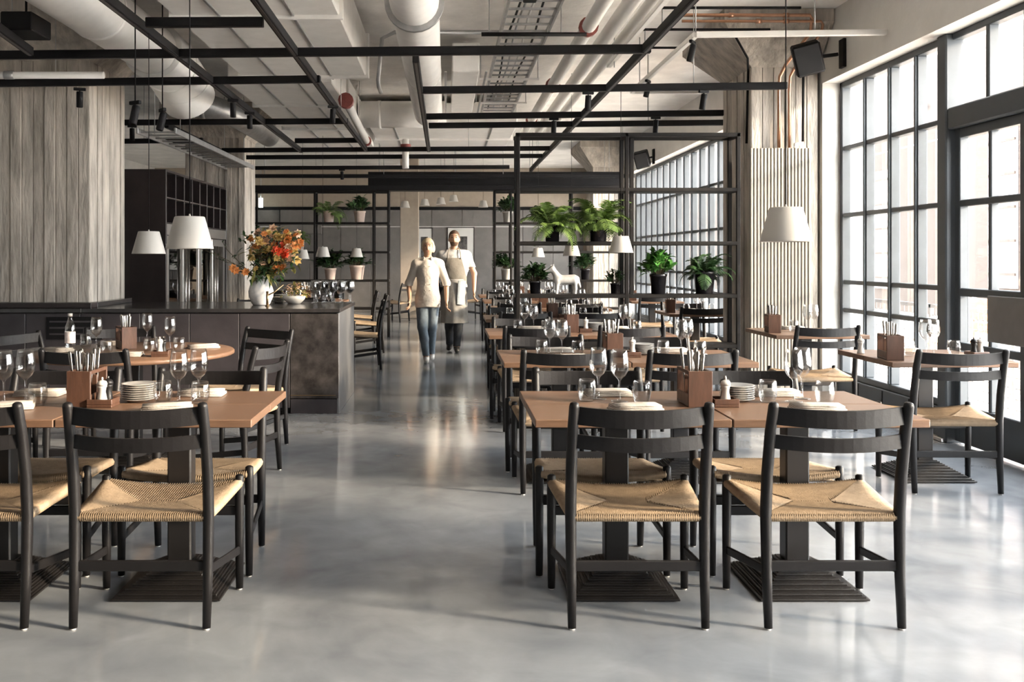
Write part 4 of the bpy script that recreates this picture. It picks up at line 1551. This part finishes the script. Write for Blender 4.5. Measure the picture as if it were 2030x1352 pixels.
def frond_mesh(L, seed, droop=.55, w=.068, nl=19):
    """fern frond: midrib with rows of leaflets, pointing along +X from the origin"""
    rr = random.Random(seed)
    s = MB()
    pts = []
    for i in range(9):
        t = i / 8
        pts.append(Vector((L * .80 * math.sin(t * 1.25) / math.sin(1.25), 0, L * (.62 * t * 1.25 - droop * 1.5 * t * t))))
    s.tube(pts, [.0028 * (1 - .7 * i / 8) for i in range(9)], 4)
    def at(t):
        k = min(7, int(t * 8))
        return pts[k].lerp(pts[k + 1], t * 8 - k)
    for i in range(nl):
        t = .12 + .86 * i / (nl - 1)
        b = at(t)
        ll = w * math.sin(PI * (.10 + .86 * t) ** .75) + .012
        for sd in (-1, 1):
            d = Vector((.55, sd, -.18 + rr.uniform(-.1, .1)))
            v, f = leaf_v(b, d, ll, .011 + .007 * (1 - t), droop=.25, seg=2)
            s.add(v, f, True)
    return s


FRONDS = [frond_mesh(.30, 1, .55), frond_mesh(.24, 2, .40), frond_mesh(.34, 3, .66)]
FR_ME = {}
for m_ in ('fern', 'leaf_bright', 'leaf_dark'):
    FR_ME[m_] = [f_.mesh('frond', m_) for f_ in FRONDS]
POTS = {}


def potted(label, loc, r=.085, h=.17, m='pot_black', kind='fern', n=26, scale=1.0, seed=1, leaf='fern', cat='plant'):
    rr = random.Random(seed)
    root = thing('potted_plant', label, cat, loc)
    key = (r, h, m)
    if key not in POTS:
        POTS[key] = (pot_mesh(r * .72, r, h).mesh('pot', m), MB().disc(r - .012, h * .87, 18).mesh('soil', 'soil'))
    link('pot', POTS[key][0], root)
    link('soil', POTS[key][1], root)
    if kind == 'fern':
        for k in range(n):
            a = 2 * PI * k / n * 2.4 + rr.uniform(-.3, .3)
            fo = link('frond', FR_ME[leaf][rr.randrange(3)], root, (math.cos(a) * r * .25, math.sin(a) * r * .25, h * .86))
            fo.rotation_euler = (rr.uniform(-.25, .25), -rr.choice((-.55, -.2, .15, .4, .65, .85)), a)
            sc = scale * rr.uniform(.7, 1.1)
            fo.scale = (sc, sc, sc)
    else:
        s = MB()
        tr = MB()
        for k in range(n):
            a, e = rr.uniform(0, 2 * PI), rr.uniform(.15, 1.45)
            R = scale * rr.uniform(.55, 1.0)
            tip = Vector((math.cos(a) * math.cos(e) * R * .8, math.sin(a) * math.cos(e) * R * .8, h * .86 + .03 + math.sin(e) * R * .85))
            root_p = Vector((math.cos(a) * r * .3, math.sin(a) * r * .3, h * .86))
            tr.tube([root_p, root_p.lerp(tip, .5) + Vector((0, 0, .02)), tip], [.003, .0025, .0015], 4)
            for q in range(5):
                b = root_p.lerp(tip, .55 + .11 * q)
                d = Vector((rr.uniform(-1, 1), rr.uniform(-1, 1), rr.uniform(-.3, .8))) + (tip - root_p).normalized() * .6
                v, f = leaf_v(b, d, scale * rr.uniform(.28, .45), scale * rr.uniform(.16, .26), droop=.3, seg=3)
                s.add(v, f, True)
        s.build('foliage', leaf, root)['kind'] = 'stuff'
        tr.build('stems', 'stem', root)['kind'] = 'stuff'
    return root


zs_ = lambda z: z + .0145
potted('lush fern in black pot on upper shelf, left', ((1095 - 885) / 1850 * 8.9, 8.9, zs_(1.525)), .085, .17, n=50, scale=1.15, seed=2)
potted('widest fern in black pot on upper shelf, beside the centre post', ((1186 - 885) / 1850 * 8.9, 8.9, zs_(1.525)), .10, .20, n=56, scale=1.22, seed=3)
potted('round bright green bushy plant in black pot on right shelf', ((1305 - 885) / 1850 * 8.9, 8.9, zs_(1.027)), .085, .19, kind='bush', n=60, scale=.24, seed=4, leaf='leaf_bright')
potted('spreading dark fern in wide black pot on right shelf', ((1396 - 885) / 1850 * 8.9, 8.9, zs_(1.027)), .105, .22, n=44, scale=.95, seed=5, leaf='leaf_dark')
potted('trailing ivy in a pot below the upper fern shelf', ((1062 - 885) / 1850 * 8.92, 8.98, zs_(1.027)), .06, .12, kind='bush', n=46, scale=.19, seed=6, leaf='leaf_dark')
o_ = potted('low green plant on the far side of lower right shelf', (1.62, 8.97, zs_(1.027)), .05, .10, kind='bush', n=24, scale=.14, seed=7, leaf='leaf_dark')
for i, (px, z, m, kd, sc, lab) in enumerate((
        (652, 2.0, 'pot_pale', 'fern', 1.0, 'fern in pale pot high on the far left shelf'),
        (713, 2.0, 'pot_pale', 'bush', .24, 'small dark plant in pale pot high on the far left shelf'),
        (655, .99, 'pot_pale', 'bush', .30, 'leafy plant in pale pot, left one above far tables'),
        (708, .99, 'pot_pale', 'bush', .26, 'leafy plant in large pale pot, right one above far tables'),
        (592, 1.49, 'pot_pale', 'fern', .7, 'trailing plant in pale pot beside the bar flowers'),
        (1006, 2.0, 'white_china', 'bush', .22, 'small plant in white pot high on the far right shelf'),
        (1003, .99, 'white_china', 'bush', .26, 'small plant in white pot low on the far right shelf'),
        (1160, .99, 'pot_black', 'bush', .24, 'far low plant behind the silver horse'))):
    big = i == 3
    potted(lab, ((px - 885) / 1850 * YS2, YS2, zs_(z)), .137 if big else (.108 if m == 'pot_pale' else .09), .25 if big else (.20 if m == 'pot_pale' else .19), m, kd, 22 if kd == 'fern' else 46, sc * (1.3 if kd == 'fern' else 1.25), 20 + i, 'fern' if kd == 'fern' else 'leaf_dark')

# silver horse figurine
Pz = []
c_ = lambda a, b, r0, r1=None, k=.015: Pz.append(('c', a, b, r0, r1 if r1 is not None else r0, k))
c_((-.075, 0, .125), (.07, 0, .13), .042, .045)
c_((-.07, 0, .145), (-.125, 0, .225), .036, .024)
c_((-.125, 0, .228), (-.178, 0, .200), .024, .013)
for sx_, sy_ in ((-.085, -.02), (-.075, .022), (.085, -.02), (.078, .022)):
    c_((sx_ * .95, sy_, .11), (sx_, sy_, .05), .021, .013)
    c_((sx_, sy_, .05), (sx_ - .004, sy_, .006), .012, .013)
c_((.105, 0, .14), (.13, 0, .06), .016, .008)
for s_y in (-.01, .01):
    c_((-.118, s_y, .245), (-.112, s_y, .268), .007, .003, .005)
D_, lo_, vx_, ax_ = sdf_field(Pz, .006)
hs = thing('horse_figurine', 'silver-white horse figurine on the right steel shelf', 'figurine', ((1122 - 885) / 1850 * 8.9, 8.9, zs_(1.027)))
link('horse_body', sdf_mesh('horse_body', 'statue', D_, lo_, vx_), hs)
mn = MB()
for k in range(7):
    t = k / 6
    mn.box(-.128 + .05 * t - .012, -.128 + .05 * t + .016, -.006, .006, .252 - .075 * t - .02, .252 - .075 * t + .012)
mn.build('mane', 'white_china', hs)
hs.scale = (1.05, 1.05, 1.05)

# ------------------------------------------------------------------ things on the bar
ZB_ = ZCT + .0005
vp = PZ(512, 606, ZCT)
fl = thing('flower_arrangement', 'large orange and peach flower arrangement in a mottled white vase on bar', 'flowers', (vp.x, 8.95, ZB_))
MB().lathe([(0, 0), (.075, 0), (.085, .01), (.115, .08), (.12, .13), (.10, .20), (.072, .24), (.07, .275), (.078, .285), (.070, .285), (.06, .25), (0, .24)], 28).build('vase', 'vase', fl)
rr = random.Random(11)
bl = {}
for m_ in ('bloom_orange', 'bloom_peach', 'bloom_red', 'bloom_yellow'):
    s = MB()
    for ring, (np_, tilt, L) in enumerate(((7, .35, .048), (6, .9, .036), (4, 1.3, .022))):
        for k in range(np_):
            a = 2 * PI * k / np_ + ring * .4
            v, f = leaf_v(Vector((0, 0, ring * .006)), Vector((math.cos(a) * math.cos(tilt), math.sin(a) * math.cos(tilt), math.sin(tilt))), L, L * .85, droop=.12, seg=3)
            s.add(v, f, True)
    s.lathe([(0, .024), (.008, .02), (.009, .008), (0, .0)], 8)
    bl[m_] = s.mesh('bloom', m_)
stm = MB()
lv = MB()
lv2 = MB()
def fpt(px, py, dy):
    p = PYY(px, py, 8.95 + dy)
    return p - Vector((vp.x, 8.95, ZB_))
spots = []
for k in range(95):
    px = rr.gauss(545, 27); py = rr.gauss(493, 25)
    if abs(px - 545) > 55 or abs(py - 497) > 46:
        continue
    spots.append((px, py))
for (px, py) in spots:
    m_ = rr.choice(['bloom_orange', 'bloom_peach', 'bloom_peach', 'bloom_yellow', 'bloom_yellow', 'bloom_orange'])
    if 548 < px < 570 and 475 < py < 508:
        m_ = 'bloom_red'
    q = fpt(px, py, rr.uniform(-.18, .14))
    b = link('bloom', bl[m_], fl, q)
    b.rotation_euler = (rr.uniform(.4, 1.6), rr.uniform(-.5, .5), rr.uniform(-.8, .8))
    sc = rr.uniform(.7, 1.35)
    b.scale = (sc, sc, sc)
    stm.tube([(rr.uniform(-.03, .03), rr.uniform(-.03, .03), .25), (q.x * .5, q.y * .5, .25 + (q.z - .25) * .6), q], .003, 4)
for (px, py) in ((468, 537), (487, 540), (462, 532)):
    q = fpt(px, py, -.1)
    b = link('bloom', bl['bloom_orange'], fl, q)
    b.rotation_euler = (1.2, 0, 0)
    stm.tube([(0, 0, .25), (q.x * .5, q.y * .5, .30), q], .003, 4)
for k in range(330):
    px = rr.gauss(540, 30); py = rr.gauss(505, 30)
    if py > 548 or py < 452 or px < 470 or px > 606:
        continue
    q = fpt(px, py, rr.uniform(-.18, .18))
    v, f = leaf_v(q, Vector((rr.uniform(-1, 1), rr.uniform(-1, .4), rr.uniform(-.4, .9))), rr.uniform(.06, .12), rr.uniform(.025, .045), droop=.3, seg=3)
    (lv if rr.random() < .5 else lv2).add(v, f, True)
for k in range(110):
    q = fpt(rr.gauss(530, 17), rr.uniform(528, 556), rr.uniform(-.12, .1))
    v, f = leaf_v(q, Vector((rr.uniform(-1, 1), rr.uniform(-1, .2), rr.uniform(-1, .6))), rr.uniform(.06, .11), rr.uniform(.025, .04), droop=.4, seg=3)
    (lv if rr.random() < .6 else lv2).add(v, f, True)
for br in (((500, 548), (468, 525), (430, 505), (392, 492)), ((500, 546), (470, 515), (450, 495), (440, 478)), ((505, 545), (478, 528), (452, 520), (428, 512))):
    pts = [fpt(px, py, -.05) for px, py in br]
    stm.tube([(0, 0, .25)] + pts, [.005, .0045, .004, .003, .002], 5)
    for k in range(12):
        t = rr.random() * 2.99
        i = int(t)
        q = pts[i].lerp(pts[i + 1], t - i)
        v, f = leaf_v(q, Vector((rr.uniform(-1, 1), rr.uniform(-1, 1), rr.uniform(-.5, 1))), .04, .018, seg=2)
        lv.add(v, f, True)
stm.build('stems', 'stem', fl)
lv.build('leaves', 'leaf_dark', fl)['kind'] = 'stuff'
lv2.build('autumn_leaves', 'leaf_mixed', fl)['kind'] = 'stuff'

tp = thing('bar_tap', 'slim dark bar tap standing in front of the vase', 'tap', (*PZ(530, 607, ZCT).xy, ZB_))
MB().tube([(0, 0, 0), (0, 0, .14)], .012, 10).build('stem', 'bronze', tp)
MB().tube([(0, 0, .10), (.06, .03, .13), (.14, .06, .20)], .007, 8).build('lever', 'bronze', tp)
MB().lathe([(0, 0), (.022, 0), (.022, .008), (0, .009)], 14).build('base_ring', 'bronze', tp)
gb = thing('greenery_bowl', 'low bowl of pale green leaves and blossom on the bar', 'flowers', (-1.50, 9.20, ZB_))
MB().lathe([(0, 0), (.06, 0), (.10, .04), (.12, .08), (.112, .08), (.09, .045), (0, .02)], 20).build('bowl', 'white_china', gb)
g2, g3 = MB(), MB()
for k in range(110):
    a, e, R = rr.uniform(0, 6.28), rr.uniform(.1, 1.5), rr.uniform(.05, .13)
    q = Vector((math.cos(a) * math.cos(e) * R * 1.2, math.sin(a) * math.cos(e) * R * 1.2, .07 + math.sin(e) * R))
    v, f = leaf_v(q, Vector((rr.uniform(-1, 1), rr.uniform(-1, 1), rr.uniform(-.2, 1))), .06, .03, seg=2)
    (g2 if k % 3 else g3).add(v, f, True)
g2.build('leaves', 'leaf_mixed', gb)['kind'] = 'stuff'
g3.build('blossom', 'bloom_peach', gb)['kind'] = 'stuff'
# rows of glasses and stacked plates at the back of the bar
gi = 0
for i in range(9):
    for j in range(2):
        x, y = -1.30 + i * .038 * 1.0 + .09 * 0, 9.30 + j * .1
        x = -1.31 + i * .088 * .36 * 1.0
GX = [-1.33 + .088 * i for i in range(5)]
for j, y in enumerate((9.36, 9.46, 9.56)):
    for i, x in enumerate(GX):
        put(WINE, x, y, 'stemmed wine glass standing in rows at the bar end', 0, ZB_, 'glasses in rows on the bar end')
for j, (x, y, n) in enumerate(((-1.68, 9.38, 6), (-1.68, 9.54, 8))):
    for k in range(n):
        put(PLATE, x, y, 'white plate in the %s stack on the bar behind the greenery' % ('low', 'tall')[j], 0, ZB_ + k * .0093, '%s plate stack on the bar' % ('low', 'tall')[j])

# ------------------------------------------------------------------ pendant lamps
pl = thing('pendant_lamp', 'x', 'pendant lamp', group='white conical pendant lamps')
prof = [(.054, .150), (.066, .150), (.070, .146), (.109, .004), (.110, 0), (.106, 0), (.104, .005), (.066, .143), (.054, .146)]
MB().lathe(prof, 36).build('shade', 'white_lamp', pl)
MB().disc(.056, .1485, 24).build('shade_top', 'white_lamp', pl)
MB().lathe([(0, .149), (.006, .149), (.005, .155), (.003, .163), (0, .163)], 12).build('cord_grip', 'white_lamp', pl)
MB().tube([(0, 0, .16), (0, 0, 2.33)], .0028, 5).build('cord', 'black_metal', pl)
bk = MB()
bk.lathe([(0, .05), (.018, .056), (.028, .075), (.024, .10), (.013, .12), (.013, .147), (0, .147)], 14)
bk.build('bulb', 'lamp_inner', pl)
LAMP = Proto(pl)


def put_lamp(loc, top, label):
    o = LAMP.put(loc, 0, label)
    s = (top - loc[2] - .16) / (2.33 - .16)
    for c in COL.objects:
        if c.parent is o and c.name.split('.')[0] == 'cord':
            c.scale = (1, 1, s)
            c.location = (0, 0, .16 * (1 - s))


for (px, Y, z, lab) in (
        (376, 4.37, 1.425, 'largest white pendant lamp on the left, over the front left pair'),
        (295, 6.26, 1.410, 'white pendant lamp over the round table'),
        (1558, 4.07, 1.452, 'largest pendant lamp on the right, cream-lit, before the radiator'),
        (1231, 8.43, 1.43, 'white pendant lamp hanging in front of the plant shelf'),
        (1133, 11.7, 1.41, 'white pendant lamp seen through the plant shelf, right one'),
        (1067, 15.6, 1.40, 'small white pendant lamp seen through the plant shelf, left one'),
        (640, 14.0, 1.40, 'white pendant lamp above the greenery on the bar, middle one'),
        (600, 15.2, 1.37, 'white pendant lamp just right of the orange flowers'),
        (707, 16.1, 1.40, 'white pendant lamp above the large pale plant pot')):
    put_lamp(((px - 885) / 1850 * Y, Y, z), {376: 3.2, 295: 2.89, 640: 3.219, 1231: 2.89}.get(px, ZC), lab)
for i, (px, py) in enumerate(((803, 412), (842, 408), (874, 405), (899, 400), (958, 411))):
    p = PYY(px, py, 21.0)
    put_lamp(p, ZC, 'tiny far pendant lamp near the back wall, %s from left' % ('first', 'second', 'third', 'fourth', 'fifth')[i])

# ------------------------------------------------------------------ back wall things
for i, (x0, x1, y0, y1, lab) in enumerate(((826, 856, 453, 535, 'framed black-and-white picture left of the walking people heads'), (888, 939, 452, 535, 'framed black-and-white picture behind the man in the apron'))):
    a, b = PYY(x0, y1, YB - .05), PYY(x1, y0, YB - .05)
    fr = thing('framed_picture', lab, 'picture', ((a.x + b.x) / 2, YB - .05, a.z))
    w, h = b.x - a.x, b.z - a.z
    MB().box(-w / 2, w / 2, -.005, .006, 0, h).build('mount', 'paper', fr)
    MB().box(-w / 2 * .45, w / 2 * .5, -.008, -.004, h * .25, h * .80).build('print', 'print_dark', fr)
    f = MB()
    for (p, q, r_, s__) in ((-w / 2 - .02, w / 2 + .02, -.02, 0), (-w / 2 - .02, w / 2 + .02, h, h + .02), (-w / 2 - .02, -w / 2, 0, h), (w / 2, w / 2 + .02, 0, h)):
        f.box(p, q, -.015, .008, r_, s__)
    f.build('frame', 'cabinet_dark', fr)
ex = thing('exit_sign', 'small glowing sign box high beside the far pillar', 'sign', PYY(517, 402, 23.5))
MB().bbox(-.05, .05, -.03, .03, -.12, .12, .006).build('light_box', 'exit_glow', ex)
MB().tube([(0, 0, .12), (0, 0, ZC - ex.location.z)], .012, 6).build('stem', 'galv', ex)
o = MB().bbox(-4.25, -3.2, YB - .12, YB - .045, 2.0, 2.62, .01).build('wall_cupboard', 'panel_grey')
tag(o, 'grey wall cupboard on the back wall above far left shelf', 'cupboard')
# ================================================================== PEOPLE
def person(label, loc, H, pose, outfit):
    """one continuous body grown from blended limbs; clothes are offset shells cut at hems"""
    root = thing('person', label, 'person', loc)
    s = H / 1.75
    V = lambda x, y, z: (x * s, y * s, z * s)
    P = []
    def cap(a, b, ra, rb, k=.03):
        P.append(('c', V(*a), V(*b), ra * s, rb * s, k))
    def ell(c, r, k=.03):
        P.append(('e', V(*c), (r[0] * s, r[1] * s, r[2] * s), k))
    sw = pose['shoulder']
    hip = pose.get('hip', .095)
    # legs (facing -Y)
    J = pose['legs']
    for sd in (-1, 1):
        hp, kn, an = (sd * hip, 0, .90), J[sd]['knee'], J[sd]['ankle']
        cap(hp, kn, .088, .058)
        cap(kn, (kn[0] * .5 + an[0] * .5, kn[1] * .5 + an[1] * .5 + .012, (kn[2] + an[2]) * .5 + .04), .056, .052, .02)
        cap((kn[0] * .5 + an[0] * .5, kn[1] * .5 + an[1] * .5 + .012, (kn[2] + an[2]) * .5 + .04), an, .050, .036, .02)
        toe = J[sd]['toe']
        cap(an, (an[0], an[1] + .02, an[2] - .045), .036, .034, .02)
        cap((an[0], an[1] + .02, an[2] - .045), toe, .034, .026, .02)
    # trunk
    sl = pose.get('slim', 1.0)
    ell((0, 0, .95), (.165 * sl, .105, .12)); ell((0, -.005, 1.10), (.140 * sl, .095, .14)); ell((0, -.005, 1.28), (.165 * sl, .105, .15))
    cap((-sw + .05, 0, 1.385), (sw - .05, 0, 1.385), .050, .050, .05)
    for sd in (-1, 1):
        cap((sd * .03, .01, 1.46), (sd * sw * .85, 0, 1.40), .040, .042, .05)
    cap((0, .01, 1.42), (0, -.005, 1.53), .056, .050, .03)
    # head
    ell((0, -.008, 1.640), (.074, .092, .105), .03)
    ell((0, -.035, 1.585), (.054, .058, .055), .03)
    cap((0, -.092, 1.645), (0, -.112, 1.607), .011, .016, .015)
    for sd in (-1, 1):
        ell((sd * .076, .005, 1.62), (.012, .022, .032), .01)
        sh, el, wr = (sd * sw, 0, 1.385), pose['arms'][sd]['elbow'], pose['arms'][sd]['wrist']
        cap((sd * (sw - .03), 0, 1.385), sh, .052, .050, .04)
        cap(sh, el, .050, .038)
        cap(el, wr, .040, .027, .02)
        w = Vector(wr); d = (Vector(wr) - Vector(el)).normalized()
        fwd = Vector((0, -1, 0)); fwd = (fwd - d * fwd.dot(d)).normalized()
        side = d.cross(fwd) * sd
        pc = w + d * .055
        for q in (-.026, -.009, .009, .026):            # palm made of four rays
            P.append(('c', tuple((w + d * .015 + fwd * q * .6) * s), tuple((w + d * .09 + fwd * q) * s), .015 * s, .014 * s, .012))
        for q, L in ((.029, .070), (.010, .080), (-.010, .075), (-.029, .058)):   # four curled fingers
            k0 = w + d * .095 + fwd * q
            k1 = k0 + d * L * .45 - side * .008
            k2 = k1 + d * L * .35 - side * .020
            k3 = k2 + d * L * .15 - side * .022
            for a_, b_ in ((k0, k1), (k1, k2), (k2, k3)):
                P.append(('c', tuple(a_ * s), tuple(b_ * s), .0092 * s, .0085 * s, .004))
        t0 = w + d * .030 + fwd * .030                   # thumb leaves the side of the palm
        t1 = t0 + d * .032 + fwd * .024
        t2 = t1 + d * .034 + fwd * .006 - side * .01
        for a_, b_ in ((t0, t1), (t1, t2)):
            P.append(('c', tuple(a_ * s), tuple(b_ * s), .0115 * s, .0095 * s, .006))
    D, lo, vx, ax = sdf_field(P, .0068, pad=.06)
    body = link('body', sdf_mesh('body', 'skin', D, lo, vx), root)
    X = ax[0][:, None, None]; Y = ax[1][None, :, None]; Z = ax[2][None, None, :]
    def shell(nm_, m, off, cuts, field=None):
        F = (D if field is None else field) - off
        for c in cuts:
            F = np.maximum(F, c)
        F = np.ascontiguousarray(np.broadcast_to(F, D.shape)).astype(np.float32)
        return link(nm_, sdf_mesh(nm_, m, F, lo, vx), root)
    def ell_f(c, r):
        return (np.sqrt(((X - c[0] * s) / (r[0] * s)) ** 2 + ((Y - c[1] * s) / (r[1] * s)) ** 2 + ((Z - c[2] * s) / (r[2] * s)) ** 2) - 1) * min(r) * s
    def skirt(z0, z1, a0, b0, a1, b1, wob=.0):
        t = np.clip((Z / s - z0) / (z1 - z0), 0, 1)
        A, B = (a0 + (a1 - a0) * t) * s, (b0 + (b1 - b0) * t) * s
        th = np.arctan2(Y, X)
        rr_ = np.sqrt((X / A) ** 2 + ((Y + .0) / B) ** 2) * (1 + wob * np.sin(th * 9) * (1 - t))
        return np.maximum((rr_ - 1) * np.minimum(A, B), np.maximum(z0 * s - Z, Z - z1 * s))
    def sm(a, b, k=.03):
        h = np.maximum(k - np.abs(a - b), 0) / k
        return np.minimum(a, b) - h * h * k * .25
    outfit(dict(D=D, X=X, Y=Y, Z=Z, s=s, shell=shell, ell=ell_f, skirt=skirt, sm=sm, root=root, V=V, pose=pose, sw=sw))
    # eyes, brows, mouth
    for sd in (-1, 1):
        MB().lathe([(0, -.007), (.009, -.003), (.010, 0), (.009, .003), (0, .007)], 8, V(sd * .030, -.094, 1.648)).build('eye', 'eye_dark', root)
        MB().box(sd * .030 * s - .016, sd * .030 * s + .016, -.102 * s, -.090 * s, 1.668 * s, 1.675 * s).build('eyebrow', 'hair_brown', root)
    MB().box(-.022 * s, .022 * s, -.098 * s, -.085 * s, 1.572 * s, 1.580 * s).build('mouth', 'lips', root)
    return root


def shoes(c, m, sole):
    s = c['s']
    for sd in (-1, 1):
        a, t = c['pose']['legs'][sd]['ankle'], c['pose']['legs'][sd]['toe']
        z0 = min(a[2] - .075, t[2] - .03)
        P = [('c', c['V'](a[0], a[1] + .035, z0 + .045), c['V'](t[0], t[1] - .01, z0 + .036), .042 * s, .036 * s, .01),
             ('c', c['V'](a[0], a[1] + .01, z0 + .075), c['V'](a[0], a[1] + .01, z0 + .10), .045 * s, .043 * s, .02)]
        D, lo, vx, ax = sdf_field(P, .008)
        D = np.maximum(D, (z0 + .004) * s - ax[2][None, None, :])
        link('shoe', sdf_mesh('shoe', m, D.astype(np.float32), lo, vx), c['root'])


def chef_outfit(c):
    s, D, X, Y, Z = c['s'], c['D'], c['X'], c['Y'], c['Z']
    jk = c['sm'](D, c['skirt'](.80, 1.16, .152, .128, .130, .110), .02)
    jk = c['sm'](jk, c['ell']((0, -.01, 1.25), (.138, .116, .20)), .02)
    c['shell']('chef_jacket', 'chef_white', .016 * s, [.775 * s - Z, Z - 1.485 * s, np.minimum(1.08 * s - Z, np.abs(X) - .195 * s)], jk)
    c['shell']('jeans', 'jeans', .012 * s, [Z - 1.0 * s, .10 * s - Z, np.abs(X) - .20 * s])
    pk = MB()
    for k in range(5):
        for q in (-.035, .035):
            pk.lathe([(0, -.006), (.005, -.004), (.006, 0), (.005, .004), (0, .006)], 8, (q * s, -.132 * s, (1.36 - k * .085) * s))
    pk.build('buttons', 'linen', c['root'])
    MB().tube([c['V'](.045, -.085, 1.455), c['V'](.058, -.02, 1.478), c['V'](.045, .045, 1.487), c['V'](0, .062, 1.49), c['V'](-.045, .045, 1.487), c['V'](-.058, -.02, 1.478), c['V'](-.045, -.085, 1.455)], .015, 8, flat=(1.5, .7)).build('collar', 'chef_white', c['root'])
    # blond hair swept round to the nape
    hd = np.minimum(c['ell']((0, .010, 1.655), (.094, .108, .112)), c['ell']((.045, .045, 1.615), (.062, .062, .085)))
    c['shell']('hair', 'hair_blond', 0, [np.minimum(-(Y + .052 * s), 1.690 * s - Z) + 0 * D, 1.555 * s - Z], hd)
    shoes(c, 'shoe_white', None)


def apron_outfit(c):
    s, D, X, Y, Z = c['s'], c['D'], c['X'], c['Y'], c['Z']
    tee = c['sm'](D, c['ell']((0, -.005, 1.22), (.178, .120, .22)), .04)
    c['shell']('t_shirt', 'tee_white', .015 * s, [.93 * s - Z, Z - 1.475 * s, np.minimum(1.22 * s - Z, np.abs(X) - .21 * s)], tee)
    c['shell']('trousers', 'dark_cloth', .014 * s, [Z - .99 * s, .09 * s - Z, np.abs(X) - .22 * s])
    tr = c['sm'](D, c['ell']((0, -.005, 1.22), (.178, .120, .22)), .04) - .030 * s
    bib = np.maximum(tr, .98 * s - Z)
    wdt = (.105 + .075 * np.clip((1.36 - Z / s) / .28, 0, 1)) * s
    c['shell']('apron_bib', 'apron', 0, [Y + .02 * s, Z - 1.355 * s, np.abs(X) - wdt], bib)
    sk = c['skirt'](.42, 1.05, .200, .205, .180, .150, .03)
    c['shell']('apron_skirt', 'apron_skirt', 0, [Y - .03 * s], sk)
    for sd in (-1, 1):
        MB().tube([c['V'](sd * .095, -.145, 1.34), c['V'](sd * .088, -.118, 1.42), c['V'](sd * .070, -.06, 1.49), c['V'](sd * .04, .05, 1.515)], .008, 6).build('apron_strap', 'apron', c['root'])
    tw = slat_mesh(.055, 0, 0, .34, .012, .014, 10).build('towel', 'towel', c['root'], c['V'](.10, -.168, .86))
    tw.rotation_euler = (0, .06, .25)
    hd = c['ell']((0, .008, 1.662), (.081, .100, .096))
    c['shell']('hair', 'hair_brown', 0, [np.minimum(-(Y + .055 * s), 1.700 * s - Z) + 0 * D, 1.60 * s - Z], hd)
    c['shell']('beard', 'hair_brown', .006 * s, [Z - 1.582 * s, 1.525 * s - Z, Y + .055 * s, np.abs(X) - .06 * s])
    shoes(c, 'shoe_dark', None)


wp = PZ(848, 717, 0)
person('person with blond hair in white chef jacket, jeans and pale shoes, walking', (wp.x, wp.y, 0), 1.64,
       dict(shoulder=.165, hip=.080, slim=.84,
            legs={-1: dict(knee=(-.075, -.085, .50), ankle=(-.020, -.12, .085), toe=(-.015, -.25, .032)),
                  1: dict(knee=(.060, -.02, .50), ankle=(.050, .13, .13), toe=(.06, .02, .045))},
            arms={-1: dict(elbow=(-.268, .03, 1.12), wrist=(-.255, -.10, .90)), 1: dict(elbow=(.266, .02, 1.12), wrist=(.268, -.06, .88))}), chef_outfit)
mp_ = PZ(903, 697, 0)
person('person with short dark hair in white t-shirt and grey bib apron, walking', (mp_.x - .02, mp_.y, 0), 1.79,
       dict(shoulder=.185, hip=.09,
            legs={-1: dict(knee=(-.075, .0, .50), ankle=(-.065, .14, .12), toe=(-.08, .03, .04)),
                  1: dict(knee=(.075, -.09, .50), ankle=(.035, -.12, .085), toe=(.04, -.25, .032))},
            arms={-1: dict(elbow=(-.275, .06, 1.13), wrist=(-.235, .02, .90)), 1: dict(elbow=(.290, .03, 1.13), wrist=(.285, -.06, .89))}), apron_outfit)
